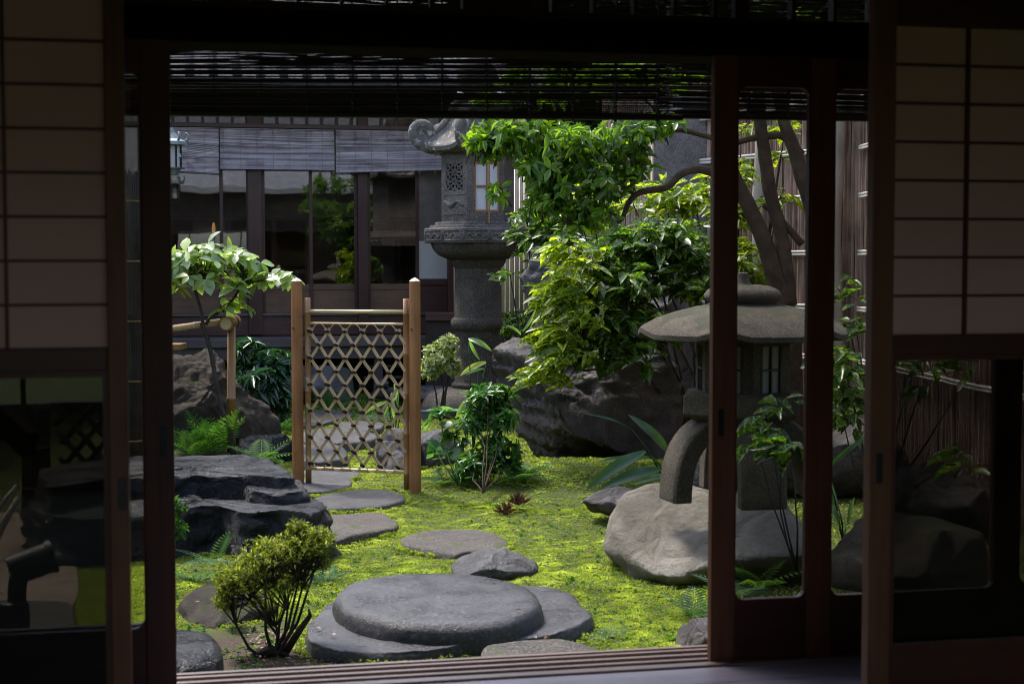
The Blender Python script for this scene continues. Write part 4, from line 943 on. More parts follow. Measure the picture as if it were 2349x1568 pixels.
rock('small_stone', 'small pale round foundation stone under the far veranda', 'stone', [(857, 880), (862, 868), (880, 866), (893, 875), (892, 892), (860, 893)], 14.9, .06, M['rock_gr'], 32, .004, .6, sub=4)
# concrete path and stone on the left
pth = slab('paving', None, None, [(-200, 1200), (150, 1180), (165, 1250), (160, 1390), (-150, 1500)], .02, M['concrete'], .01, 40, .002, group=None); pth['kind'] = 'structure'; 
for k in ('label', 'category'): 
    if k in pth: del pth[k]
slab('stepping_stone', 'reddish flat stone carrying the black spotlight', 'stepping stone', [(-40, 1420), (0, 1378), (90, 1370), (160, 1378), (172, 1410), (165, 1450), (60, 1480), (-30, 1470)], .06, M['slab_br'], .03, 41, .006)

# ================================================================ fences, walls, pillar
def barkfence(label, a, b, zt, rails, nb):
    a, b = Vector(a), Vector(b); d = b - a; L_ = d.length; t = empty('bark_fence', (a.x, a.y, 0), math.atan2(d.y, d.x)); tag(t, label, 'fence')
    rnd = random.Random(3); m = MB(); x = 0
    while x < L_:
        w_ = rnd.uniform(.018, .055); z = zt + rnd.uniform(-.04, .02); n = 3; v = []; f = []; dp = rnd.uniform(-.012, .012); ln = rnd.uniform(-.012, .012)
        NZ = 10
        for j in range(NZ + 1):
            for i in range(n + 1):
                q = i / n; v.append((x + w_ * q + ln * math.sin(j * .9), .010 + dp - .018 * math.sin(PI * q) - .012 * fbm((x + q * w_, j * .13, 2), 8, 3), z * j / NZ))
        for j in range(NZ):
            for i in range(n): k = j * (n + 1) + i; f.append((k, k + 1, k + n + 2, k + n + 1))
        m.add(v, f); x += w_ * .97
    m.add([(0, .045, 0), (L_, .045, 0), (L_, .045, zt - .03), (0, .045, zt - .03)], [(0, 1, 2, 3)]); m.build('bark_panel', M['fence'], t, smooth=True)
    for z in rails:
        m = MB()
        for dz in (0, .022):
            pts = [(x_, -.05, z + dz + .006 * fbm((x_, z, dz * 30), 2.5, 2)) for x_ in np.arange(0, L_ + .01, .25)]; m.tube(pts, .012, 6)
        m.build('bamboo_rail', M['rail'], t, smooth='all')
    return t, L_
fa = (P(1380, 600, 14.2).x, 14.2); fb_ = (P(1985, 600, 11.2).x, 11.2); fc_ = (P(2500, 600, 7.6).x, 7.6)
rails = (.75, 1.12, 1.52, 1.93, 2.27, 2.62)
bf, bL = barkfence('weathered bark fence with whitish bamboo rails behind the tree trunks', fa, fb_, 2.95, rails, 30)
bf2, bL2 = barkfence('bark fence running forward along the right side of the garden', fb_, fc_, 2.95, rails, 30)
def fpost(px, Y, r, label, par):
    q = P(px, 600, Y); m = MB(); pts = []
    for i in range(16):
        z = i * .2; pts.append((.015 * math.sin(i * .7 + px), .01 * math.sin(i), z))
    m.tube(pts, [r * (1.05 - .01 * i + .05 * math.sin(i * 2.1)) for i in range(16)], 10); o = m.build('fence_post', M['fencepost'], None, smooth='all'); o.location = (q.x, q.y, 0)
    tag(o, label, 'post', 'grey log posts in front of the bark fence')
fpost(1915, 11.35, .065, 'pale grey knotted log post by the right door stile', bf); fpost(1745, 12.2, .06, 'pale log post half hidden behind the tree trunks and laurel', bf)
# washed stone pillar
q = P(1546, 700, 13.0); t = empty('stone_pillar', (q.x, q.y, 0), R(8)); tag(t, 'square pillar of washed gravel stone behind the evergreen branches', 'pillar')
s13 = 13.0 / F; boxp('shaft', M['stucco'], t, -62 * s13, 62 * s13, -.2, .2, 0, P(1546, 225, 13).z, .01)
boxp('corner_strip', M['reedf'], t, -66 * s13, -62.2 * s13, -.202, -.15, 0, P(1546, 225, 13).z, .003)
# split bamboo screen behind the tall lantern
q0, q1 = P(1045, 640, 15.6), P(1290, 640, 15.6); t = empty('bamboo_screen', (q0.x, 15.6, 0)); tag(t, 'upright split bamboo screen of pale tan canes behind the tall lantern', 'screen')
m = MB(); x = 0
while x < q1.x - q0.x: m.tube([(x, 0, P(1100, 717, 15.6).z), (x, 0, 2.7)], .021, 7); x += .047
m.build('canes', M['reedf'], t, smooth='all')
boxp('base_beam', M['hframe_h'], t, -.3, q1.x - q0.x + .3, -.05, .05, P(1100, 735, 15.6).z, P(1100, 717, 15.6).z, .003)
boxp('base_wall', M['hin'], t, -.3, q1.x - q0.x + .3, -.02, .04, 0, P(1100, 735, 15.6).z, 0)
boxp('red_post', M['hframe'], t, P(1218, 640, 15.4).x - q0.x, P(1236, 640, 15.4).x - q0.x, -.2, -.12, 0, 2.7, .003)
# garden boundary wall at left, and behind everything
t = empty('garden_wall', (-4.6, 4.5, 0), R(90)); tag(t, 'dark earthen wall closing the left side of the garden', 'wall'); boxp('wall_panel', M['darkearth'], t, 0, 12.5, -.1, .1, 0, 2.6, 0); boxp('coping', M['tile'], t, 0, 12.5, -.2, .2, 2.601, 2.7, .01)
t = empty('garden_wall', (1.2, 19.5, 0), R(0)); tag(t, 'dark plaster wall of the neighbouring building far behind the trees', 'wall'); boxp('wall_panel', M['plaster'], t, -.6, 9, -.1, .1, 0, 6.5, 0); boxp('eave', M['tile'], t, -.8, 9.3, -.6, .3, 6.501, 6.65, .01)

# ================================================================ water spout, plank, hanging lantern, pots, spotlight, sleeve fence
WY = 11.8; sw = WY / F; q = P(530, 1035, WY); sp = empty('water_spout', (q.x, WY, gh(q.x, WY))); tag(sp, 'bamboo water spout with an upright brown bamboo post and a slanting pale pipe', 'water spout')
o_ = sp.location.copy(); q = P(531, 745, WY) - o_
m = MB(); bamboo(m, (0, 0, -.05), (q.x, 0, q.z), .033, 5, 14, .62); m.build('bamboo_post', M['bamboo_br'], sp, smooth='all')
q = P(523, 741, WY) - o_
m = MB(); m.tube([(q.x + .02, .16, q.z + .005), (q.x, -.075, q.z)], .055, 20); h_ = m.build('head_pipe', M['bamboo_br'], sp, smooth=True)
m = MB(); m.tube([(q.x - .0005, -.0755, q.z), (q.x - .001, -.079, q.z)], .044, 20); m.build('cut_face', M['bamboo_h'], h_, smooth=True)
m = MB(); m.tube([(q.x + .0145, .09, q.z + .004), (q.x + .0125, .07, q.z + .004)], .0575, 20); m.build('rope_tie', M['rope'], h_, smooth=True)
m = MB(); bamboo(m, P(506, 738, WY - .02) - o_, P(290, 768, WY - .1) - o_, .026, 8, 12, .5); m.build('slanting_pipe', M['bamboo'], sp, smooth='all')
q = P(405, 794, 12.0); o = boxp('wooden_plank', M['bamboo_br'], None, -.25, .055, -.12, .12, -.022, .022, .004); o.location = q; tag(o, 'short brown wooden board end lying on the basin rock at left', 'plank')
hl = empty('hanging_lantern', P(394, 330, 12.6)); tag(hl, 'pale bronze hanging lantern with curled roof tips at the left edge of the view', 'hanging lantern')
o_ = hl.location.copy(); k_ = 12.6 / F
m = MB(); m.lathe([(36 * k_, -.01), (34 * k_, .018), (20 * k_, .04), (8 * k_, .09), (3 * k_, .13)], 6, rot=R(10)); m.build('roof', M['bronze'], hl)
for k in range(6):
    a = R(10) + k * PI / 3; d = Vector((math.cos(a), math.sin(a), 0)); m = MB()
    m.tube([d * (28 * k_) + Vector((0, 0, .02)), d * (34 * k_) + Vector((0, 0, .03)), d * (37 * k_) + Vector((0, 0, .06)), d * (34 * k_) + Vector((0, 0, .085)), d * (30 * k_) + Vector((0, 0, .08))], .009, 6); m.build('curled_tip', M['bronze'], hl, smooth='all')
    m = MB(); m.tube([d * .07 + Vector((0, 0, -.015)), d * .07 + Vector((0, 0, -.19))], .008, 6); m.build('corner_bar', M['metal'], hl)
m = MB(); m.lathe([(.1, -.2), (.105, -.19), (.05, -.19)], 6, rot=R(10)); m.lathe([(.05, -.25), (.07, -.2)], 6, rot=R(10)); m.build('base', M['bronze'], hl)
m = MB(); m.lathe([(.058, -.189), (.058, -.011)], 6, rot=R(10)); m.build('paper', M['greypaper'], hl)
m = MB(); m.tube([(0, 0, .12), (0, 0, .6)], .005, 6); m.build('chain', M['metal'], hl)
q = P(411, 352, 12.5); o = MB().lathe([(.02, -.03), (.016, -.01), (.006, .0)], 10).build('wind_bell', M['bronze'], None, smooth=True); o.location = q; tag(o, 'tiny bell hanging from the corner of the hanging lantern', 'bell')
for px, w_, l_ in ((978, 20, 'small blue grey plastic planter left of the tall lantern base'), (1003, 12, 'little dark blue pot beside the plastic planter')):
    q = P(px, 888, 13.6); m = MB(); k_ = 13.6 / F; m.lathe([(w_ * .8 * k_, 0), (w_ * k_, .065), (w_ * 1.1 * k_, .066), (w_ * 1.1 * k_, .08), (w_ * .9 * k_, .08), (w_ * .85 * k_, .07)], 4 if w_ > 15 else 16, rot=PI / 4)
    o = m.build('planter', M['blueplastic'], None, bevel=.002); o.location = (q.x, q.y, gh(q.x, q.y)); tag(o, l_, 'planter')
# spotlight
SY = 5.75; ks = SY / F; q = P(32, 1440, SY); spt = empty('spotlight', (q.x, SY, .06)); tag(spt, 'black cylindrical garden spotlight on a round junction box behind the left glass', 'spotlight'); o_ = spt.location.copy()
m = MB(); m.lathe([(36 * ks, -.02), (36 * ks, P(0, 1392, SY).z - .06), (33 * ks, P(0, 1380, SY).z - .06), (24 * ks, P(0, 1376, SY).z - .06)], 24); b1 = m.build('junction_box', M['lampblack'], spt, smooth=True)
m = MB(); m.tube([(34 * ks, -.01, .03), (50 * ks, -.015, .03), (50 * ks, -.015, .03)], [.012, .012, .006], 10); m.build('cable_gland', M['lampblack'], b1, smooth=True)
m = MB(); m.tube([P(38, 1380, SY) - o_, P(40, 1345, SY) - o_, P(42, 1325, SY) - o_], 22 * ks, 10); m.build('bracket', M['lampblack'], spt, smooth=True)
A_ = P(22, 1310, SY - .03) - o_; B_ = P(118, 1275, SY + .03) - o_; dd = (B_ - A_).normalized()
m = MB(); m.tube([A_, B_], 36 * ks, 24); hd = m.build('lamp_head', M['lampblack'], spt, smooth=True)
m = MB(); m.tube([B_ - dd * .012, B_ + dd * .008], 40 * ks, 24); m.build('bezel', M['lampblack'], hd, smooth=True)
m = MB(); m.tube([B_ + dd * .0082, B_ + dd * .010], 38 * ks, 24); m.build('lens', M['cord'], hd, smooth=True)
# sleeve fence: twig bundles and black bamboo lattice
VY = 9.3; kv = VY / F; q = P(85, 1150, VY); sf = empty('sleeve_fence', (q.x, VY, .1)); tag(sf, 'dark sleeve fence of bound twig bundles and crossed bamboo behind the left glass', 'fence'); o_ = sf.location.copy()
def bundle(px, pyt, pyb, wpx):
    m = MB(); rnd = random.Random(px); c = P(px, pyb, VY) - o_; zt_ = (P(px, pyt, VY) - o_).z; r_ = wpx * kv / 2
    for k in range(26):
        a = 2 * PI * k / 26; m.tube([(c.x + r_ * math.cos(a) * (1 + .06 * math.sin(z * 9 + k)), r_ * math.sin(a), c.z + (zt_ - c.z) * z + (0 if z < 1 else rnd.uniform(-.02, .02))) for z in (0, .25, .5, .75, 1)], r_ * .16, 5)
    o = m.build('twig_bundle', M['bark_d'], sf, smooth='all')
    for k in range(5):
        z = c.z + (zt_ - c.z) * (.1 + .2 * k); m = MB(); m.lathe([(r_ * 1.16, z), (r_ * 1.2, z + .006), (r_ * 1.16, z + .012)], 20, (c.x, 0)); m.build('binding', M['bamboo_br'], o, smooth='all')
bundle(85, 700, 1165, 56); bundle(306, 395, 1080, 40)
x0, x1 = (P(112, 0, VY) - o_).x, (P(290, 0, VY) - o_).x; z0, z1 = (P(0, 1062, VY) - o_).z, (P(0, 640, VY) - o_).z
for sg_ in (1, -1):
    k = -1.2
    while k < 1.4:
        za, zb_ = z0, z1; ua_ = k; ub_ = k + sg_ * (z1 - z0) * .85
        pts = []
        for s in np.linspace(0, 1, 30):
            x = ua_ + (ub_ - ua_) * s
            if x0 <= x <= x1: pts.append((x, .012 * sg_, z0 + (z1 - z0) * s))
        if len(pts) > 1:
            m = MB()
            for dx in (-.011, .011): m.tube([(p[0] + dx, p[1], p[2]) for p in (pts[0], pts[-1])], .0085, 5)
            m.build('bamboo_strip', M['bark_d'], sf, smooth='all')
        k += .125
# timber by the left edge
for a, b, r_, l_ in (((-10, 1180), (38, 1112), .014, 'thin bare stick leaning in the lower left corner behind glass'), ((-20, 1260), (42, 1140), .02, 'thicker bare stick leaning in the lower left corner behind glass')):
    m = MB(); m.tube([P(*a, 7.6), P((a[0] + b[0]) / 2 - 3, (a[1] + b[1]) / 2, 7.65), P(*b, 7.7)], [r_, r_ * .9, r_ * .7], 8); o = m.build('leaning_stick', M['fencepost'], None, smooth='all'); tag(o, l_, 'stick')
m = MB(); m.box(-.30, .02, 0, .08, -.02, .12); o = m.build('timber_beam', M['beam'], None, bevel=.004); o.location = P(44, 1035, 8.0); o.rotation_euler = (0, R(28), R(-35)); tag(o, 'slanting dark timber beam at the far left behind the glass', 'beam')

# ================================================================ foliage engine
def unit(a): return a / np.maximum(1e-9, np.linalg.norm(a, axis=-1, keepdims=True))
def leaf_tpl(shape='oval', droop=.18, fold=.16):
    if shape == 'tiny':
        v = np.array([(0, 0, 0), (-.5, .5, .1), (0, .55, -.02), (.5, .5, .1), (0, 1, -.08)], float)
        return v, [(0, 2, 1), (0, 3, 2), (1, 2, 4), (2, 3, 4)]
    st = {'oval': [(.22, .62), (.5, 1), (.78, .68)], 'lance': [(.2, .75), (.45, 1), (.75, .55)], 'round': [(.12, 1.0), (.45, 1.15), (.8, .85)],
          'blade': [(.25, .6), (.55, 1), (.82, .62)], 'heart': [(.04, .95), (.35, 1.1), (.72, .6)]}[shape]
    v = [(0, 0, 0)]
    for t, w_ in st: v += [(-w_ / 2, t, fold * w_ - droop * t * t), (0, t, -droop * t * t), (w_ / 2, t, fold * w_ - droop * t * t)]
    v.append((0, 1, -droop))
    f = [(0, 2, 1), (0, 3, 2)]
    for k in range(2):
        a = 1 + 3 * k; f += [(a, a + 1, a + 4, a + 3), (a + 1, a + 2, a + 5, a + 4)]
    f += [(7, 8, 10), (8, 9, 10)]
    return np.array(v, float), f
def frond_tpl(n=11, width=.42, droop=.25):
    v = []; f = []
    for i in range(n):
        t = .08 + .9 * i / n; L_ = width * math.sin(PI * min(1, (t * .85 + .12))) ** .8 * (1 - t * .45); z = -droop * t * t
        for s in (-1, 1):
            b = len(v); wv = .40 / n
            v += [(0, t - wv * .5, z), (s * L_ * .5, t + wv * .9 + L_ * .12, z - .01 + .02), (s * L_, t + wv + L_ * .3, z - .06 * L_ * 3), (s * L_ * .5, t - wv * .4 + L_ * .1, z + .01)]
            f.append((b, b + 3, b + 2, b + 1) if s > 0 else (b, b + 1, b + 2, b + 3))
    b = len(v)
    N = 6
    for i in range(N + 1):
        t = i / N; v += [(-.006, t, -droop * t * t + .002), (.006, t, -droop * t * t + .002)]
    for i in range(N): k = b + 2 * i; f.append((k, k + 1, k + 3, k + 2))
    return np.array(v, float), f
TPL = {k: leaf_tpl(k) for k in ('oval', 'lance', 'round', 'blade', 'heart', 'tiny')}; TPL['frond'] = frond_tpl()
TPL['flatoval'] = leaf_tpl('oval', .12, .08)
def leaves(name, mat, inst, tpl, parent=None, loc=(0, 0, 0), wr=.4, rnd=None):
    pos, yd, zd, L = inst; tv, tf = TPL[tpl]; N = len(pos); nv = len(tv)
    yd = unit(yd); xd = unit(np.cross(yd, zd)); zd = np.cross(xd, yd)
    wv = L * wr * (1 if tpl == 'frond' else 1) * RNG.uniform(.85, 1.15, N)
    xs = tv[None, :, 0:1] * (wv[:, None, None] if tpl != 'frond' else L[:, None, None]); ys = tv[None, :, 1:2] * L[:, None, None]; dro = RNG.uniform(.4, 1.7, N)
    zs = tv[None, :, 2:3] * (L * dro)[:, None, None] * (1 if tpl in ('frond',) else 1)
    V = pos[:, None, :] + xs * xd[:, None, :] + ys * yd[:, None, :] + zs * zd[:, None, :] - np.array(loc)[None, None, :]
    V = V.reshape(-1, 3)
    ls_ = [len(q) for q in tf]; idx = np.concatenate([np.array(q) for q in tf]); nf = len(tf)
    LV = (idx[None, :] + (np.arange(N) * nv)[:, None]).ravel(); sizes = np.tile(ls_, N); starts = np.concatenate([[0], np.cumsum(sizes)[:-1]])
    me = bpy.data.meshes.new(name); me.vertices.add(len(V)); me.vertices.foreach_set('co', V.ravel().astype(np.float32))
    me.loops.add(len(LV)); me.loops.foreach_set('vertex_index', LV.astype(np.int32)); me.polygons.add(len(sizes)); me.polygons.foreach_set('loop_start', starts.astype(np.int32))
    me.polygons.foreach_set('loop_total', sizes.astype(np.int32)); me.update(calc_edges=True); me.validate()
    at = me.attributes.new('rnd', 'FLOAT', 'POINT'); at.data.foreach_set('value', np.repeat(RNG.random(N) if rnd is None else rnd, nv).astype(np.float32))
    me.polygons.foreach_set('use_smooth', [tpl not in ('tiny', 'frond')] * len(me.polygons)); me.materials.append(mat)
    return lnk(bpy.data.objects.new(name, me), parent)
UPV = np.array([0, 0, 1.0])
def whorl(tips, dirs, n, L, open_=(50, 95), droop=.0, jit=.25, along=0.0):
    """n leaves radiating round every tip"""
    T = len(tips); dirs = unit(dirs + RNG.normal(0, .15, dirs.shape)); ref = np.where(np.abs(dirs[:, 2:3]) < .9, UPV[None], np.array([[1.0, 0, 0]]))
    a = unit(np.cross(dirs, ref)); b = np.cross(a, dirs); ph0 = RNG.uniform(0, 6.28, T)
    P_, Y_, Z_, L_ = [], [], [], []
    for k in range(n):
        an = ph0 + 2.4 * k + RNG.normal(0, jit, T); op = np.radians(RNG.uniform(open_[0], open_[1], T))
        rad = a * np.cos(an)[:, None] + b * np.sin(an)[:, None]
        y = dirs * np.cos(op)[:, None] + rad * np.sin(op)[:, None]; y[:, 2] -= droop * RNG.uniform(.5, 1.2, T); y = unit(y)
        z = dirs - y * np.sum(dirs * y, 1, keepdims=True) + UPV * .35; z = z - y * np.sum(z * y, 1, keepdims=True)
        P_.append(tips - dirs * (along * k / n * RNG.uniform(.6, 1.3, T))[:, None]); Y_.append(y); Z_.append(z); L_.append(L * RNG.uniform(.65, 1.15, T))
    return np.concatenate(P_), np.concatenate(Y_), np.concatenate(Z_), np.concatenate(L_)
def blob_tips(blobs, N, inner=.35, up=.6):
    """blobs: (px, py, rpx, rpy, Y, ry[, weight]) -> tips, dirs"""
    ws = np.array([b[2] * b[3] * (b[6] if len(b) > 6 else 1) for b in blobs], float); ws /= ws.sum(); T, D = [], []
    for b, w_ in zip(blobs, ws):
        n = max(1, int(N * w_)); c = np.array(P(b[0], b[1], b[4])); k = b[4] / F
        d = unit(RNG.normal(0, 1, (n, 3))); r = RNG.uniform(inner, 1, (n, 1)) ** .6
        T.append(c + d * r * np.array([b[2] * k, b[5], b[3] * k])); D.append(unit(d * .8 + UPV * up + RNG.normal(0, .3, (n, 3))))
    return np.concatenate(T), np.concatenate(D)
def stems(m, base, blobs, r0=.014, n_tw=14, tips=None, rt=.003):
    rnd = random.Random(len(blobs) + int(base[0] * 10)); base = Vector(base)
    cs = [P(b[0], b[1], b[4]) for b in blobs]
    for c, b in zip(cs, blobs):
        mid = base.lerp(c, .5) + Vector((rnd.uniform(-.04, .04), rnd.uniform(-.04, .04), rnd.uniform(-.02, .05)))
        m.tube([base, base.lerp(mid, .5) + Vector((rnd.uniform(-.01, .01), 0, 0)), mid, mid.lerp(c, .6) + Vector((0, 0, .01)), c], [r0, r0 * .85, r0 * .7, r0 * .5, r0 * .35], 6)
    if tips is not None:
        for t in tips:
            t = Vector(t); c = min(cs, key=lambda q: (q - t).length); md = c.lerp(t, .5) + Vector((rnd.uniform(-.02, .02), rnd.uniform(-.02, .02), rnd.uniform(0, .03)))
            m.tube([c, md, t], [rt * 1.5, rt * 1.1, rt * .7], 4, False)
def shrub(name, label, cat, blobs, base, N, n, L, tpl, mat, wr=.4, open_=(50, 95), droop=.1, up=.6, inner=.35, ntw=60, r0=.012, smat='bark_d', group=None, along=0.0, bz=None, dirb=None, sp=None):
    T, D = blob_tips(blobs, N, inner, up)
    if dirb is not None: D = unit(D * .6 + np.array(dirb)[None])
    b = Vector(base); t = empty(name, b); tag(t, label, cat, group)
    m = MB(); stems(m, (0, 0, 0), [], 0)
    m = MB(); stems(m, b, blobs, r0, tips=[T[i] for i in RNG.choice(len(T), min(ntw, len(T)), replace=False)])
    m.v = [(p[0] - b.x, p[1] - b.y, p[2] - b.z) for p in m.v]
    m.build('stem', M[smat], t, smooth='all')
    leaves('foliage', mat if not isinstance(mat, str) else M[mat], whorl(T, D, n, L, open_, droop, along=along) if sp is None else sprays(T, n, L, (sp, -.4), 1.5, .28), tpl, t, b, wr)
    return t
def sprays(centers, nper, L, az=(-1, -.15), spread=1.0, zj=.25, face=.55, droop=.12):
    P_, Y_, Z_, L_ = [], [], [], []
    for c in centers:
        c = np.array(c)
        for k in range(nper):
            a0 = math.atan2(az[1], az[0]) + RNG.normal(0, spread); y = np.array([math.cos(a0), math.sin(a0), RNG.normal(-droop, zj)]); y /= np.linalg.norm(y)
            z = np.array([0, 0, 1.0]) + np.array([0, -face, 0]) * RNG.uniform(.3, 1.6) + RNG.normal(0, .2, 3)
            P_.append(c + y * RNG.uniform(-.02, .05) + RNG.normal(0, .02, 3)); Y_.append(y); Z_.append(z); L_.append(L * RNG.uniform(.55, 1.15))
    return np.array(P_), np.array(Y_), np.array(Z_), np.array(L_)
def gp(px, py, z=None):
    q = G(px, py, .0); q = G(px, py, gh(q.x, q.y)); return q
# ---------------------------------------------------------------- azalea in front
AY = 5.85; AB = gp(632, 1502)
az = [(555, 1320, 68, 45, AY, .13), (520, 1365, 32, 38, AY, .09), (610, 1275, 62, 48, AY, .14), (650, 1330, 62, 40, AY, .13, .6), (690, 1245, 55, 42, AY, .13), (735, 1240, 42, 38, AY, .1), (680, 1208, 22, 24, AY, .06), (600, 1380, 45, 25, AY + .05, .08, .4), (745, 1290, 24, 20, AY, .06, .6)]
t = empty('azalea', AB); tag(t, 'small azalea, yellow green tips and bare twisting stems before the black rock', 'shrub')
m = MB(); rnd = random.Random(5)
T, D = blob_tips(az, 980, .05, 1.1)
for (px, py, *_r) in az:
    c = P(px, py, AY)
    for j in range(1):
        e_ = c + Vector((rnd.uniform(-.05, .05), rnd.uniform(-.06, .06), rnd.uniform(-.05, .02))); b0 = AB + Vector((rnd.uniform(-.03, .03), rnd.uniform(-.03, .03), -.02))
        m1 = b0.lerp(e_, .35) + Vector((rnd.uniform(-.03, .03), 0, -.02)); m2 = b0.lerp(e_, .7) + Vector((rnd.uniform(-.03, .03), rnd.uniform(-.02, .02), .0))
        m.tube([b0, b0.lerp(m1, .5), m1, m2, e_], [.009, .0075, .006, .004, .0025], 7)
        for _ in range(60):
            q = T[RNG.integers(len(T))]; q = Vector(q)
            if (q - e_).length < .17: m.tube([m2, m2.lerp(q, .6) + Vector((rnd.uniform(-.02, .02), 0, .01)), q], [.003, .0022, .0012], 4, False)
m.tube([AB + Vector((.03, 0, 0)), P(690, 1440, AY), P(712, 1410, AY), P(708, 1395, AY)], [.016, .013, .009, .003], 7)
m.tube([AB + Vector((-.09, -.02, .0)), AB + Vector((-.02, 0, .02)), AB + Vector((.05, -.01, .0))], [.012, .026, .012], 7)
m.v = [(p[0] - AB.x, p[1] - AB.y, p[2] - AB.z) for p in m.v]; m.build('stem', M['bark_d'], t, smooth='all')
leaves('foliage', M['g_az'], whorl(T, D, 8, .023, (15, 80), .0, along=.018), 'tiny', t, AB, .34)
# ---------------------------------------------------------------- small tree at left
TYY = 11.7; TB = gp(535, 1036)
t = empty('small_tree', TB); tag(t, 'slim young tree, forked dark trunk and flat pale green crown, beside the spout', 'tree')
def path(m, pts, rad, Y, n=8, off=TB, wob=.0):
    rad = [r * .85 for r in rad]
    q = [P(p[0], p[1], (p[2] if len(p) > 2 else Y)) for p in pts]; q = [Vector(v) for v in q]
    out = [q[0]]; rr = [rad[0]]; k = 4
    for i in range(len(q) - 1):
        for j in range(1, k + 1):
            s = j / k; p0 = q[max(i - 1, 0)]; p3 = q[min(i + 2, len(q) - 1)]; p1, p2 = q[i], q[i + 1]
            out.append(.5 * ((2 * p1) + (p2 - p0) * s + (2 * p0 - 5 * p1 + 4 * p2 - p3) * s * s + (3 * p1 - p0 - 3 * p2 + p3) * s ** 3) + Vector((fbm(p1 * (i + 1), 4, 1), fbm(p2, 5, 1), 0)) * wob); a = rad[i] if i < len(rad) else rad[-1]; b = rad[i + 1] if i + 1 < len(rad) else rad[-1]; rr.append((a + (b - a) * s) * (1 + .08 * fbm(out[-1], 30, 1)))
    m.tube([o - off for o in out], rr, n); return out
m = MB(); path(m, [(536, 1040), (527, 985), (510, 940), (497, 880), (482, 800), (470, 760), (462, 740)], [.03, .024, .019, .018, .02, .021, .02], TYY)
path(m, [(466, 750), (462, 715), (452, 680), (443, 650), (430, 600), (400, 570)], [.018, .014, .013, .014, .01, .006], TYY)
path(m, [(472, 745), (485, 725), (515, 710), (535, 685), (548, 660), (530, 640), (515, 620)], [.016, .014, .013, .012, .01, .007, .005], TYY)
path(m, [(548, 665), (575, 650), (600, 640), (625, 628)], [.011, .008, .006, .004], TYY)
path(m, [(443, 650), (480, 620), (520, 600), (560, 590)], [.01, .008, .006, .004], TYY + .1); path(m, [(445, 660), (415, 640), (392, 630)], [.009, .007, .005], TYY)
tb = [(420, 590, 50, 28, TYY, .25), (480, 585, 62, 30, TYY, .35), (545, 590, 50, 18, TYY, .25), (470, 630, 70, 20, TYY, .3), (600, 640, 45, 18, TYY, .22), (645, 640, 38, 14, TYY, .2), (550, 650, 35, 25, TYY, .2), (400, 640, 30, 25, TYY, .2), (530, 700, 40, 14, TYY, .15), (590, 600, 25, 12, TYY, .12), (485, 556, 18, 8, TYY, .1)]
T, D = blob_tips(tb, 115, .1, 1.2)
for i in range(90):
    q = Vector(T[i]); c = Vector(P(470, 640, TYY)) if q.x < P(500, 640, TYY).x else Vector(P(570, 650, TYY))
    m.tube([c - TB, c.lerp(q, .6) + Vector((0, 0, .02)) - TB, q - TB], [.005, .004, .002], 4, False)
m.build('trunk', M['bark_d'], t, smooth='all')
leaves('crown', M['g_tree'], whorl(T, D, 4, .125, (70, 108), .22), 'flatoval', t, TB, .56)
# ---------------------------------------------------------------- evergreen tree, trunks on the right, leaves across the middle
EY = 9.6; EB = gp(1830, 1010); EB = P(1820, 800, 9.9); EB.z = gh(EB.x, EB.y)
t = empty('evergreen_tree', EB); tag(t, 'evergreen tree with bare curving trunks at right and bright glossy leaves over the tall lantern', 'tree')
pa = lambda m, pts, rad: path(m, pts, rad, EY, 9, EB, .006)
m = MB()
m.tube([(0, 0, -.05), (P(1812, 760, 9.8) - EB) , (P(1795, 690, 9.7) - EB)], [.085, .075, .066], 10)
pa(m, [(1800, 700), (1780, 640), (1755, 560), (1720, 480), (1690, 420), (1670, 370), (1655, 340)], [.075, .072, .062, .058, .052, .048, .045])
pa(m, [(1810, 700), (1803, 620), (1792, 540), (1770, 460), (1755, 360), (1742, 270), (1735, 100)], [.06, .055, .052, .05, .047, .045, .04])
pa(m, [(1880, 560), (1860, 470), (1838, 400), (1820, 340), (1795, 270), (1770, 120)], [.06, .058, .055, .05, .045, .04])
pa(m, [(1660, 430), (1640, 400), (1600, 388), (1560, 400), (1530, 428), (1490, 436), (1460, 445), (1440, 470), (1425, 505), (1400, 508), (1370, 500)], [.042, .035, .03, .029, .026, .024, .022, .02, .016, .012, .008])
pa(m, [(1840, 355), (1800, 315), (1770, 312), (1720, 318), (1670, 330), (1620, 312), (1560, 298), (1530, 305), (1500, 318), (1470, 322), (1430, 310), (1390, 330)], [.03, .028, .026, .024, .023, .021, .02, .02, .02, .016, .012, .008])
pa(m, [(1750, 470), (1780, 490), (1805, 520), (1840, 560)], [.02, .024, .026, .028])
pa(m, [(1460, 450), (1420, 420), (1380, 400), (1330, 380), (1280, 370)], [.014, .012, .01, .008, .005]); pa(m, [(1425, 500), (1390, 480), (1350, 470), (1300, 460), (1240, 470), (1190, 480)], [.012, .01, .008, .006, .005, .003])
pa(m, [(1470, 322), (1420, 340), (1360, 330), (1290, 320), (1200, 330), (1130, 340)], [.012, .01, .009, .008, .006, .004]); pa(m, [(1520, 300), (1500, 250), (1440, 200), (1360, 170)], [.012, .01, .008, .005]); pa(m, [(1742, 280), (1690, 200), (1600, 140), (1500, 100)], [.03, .025, .02, .015])
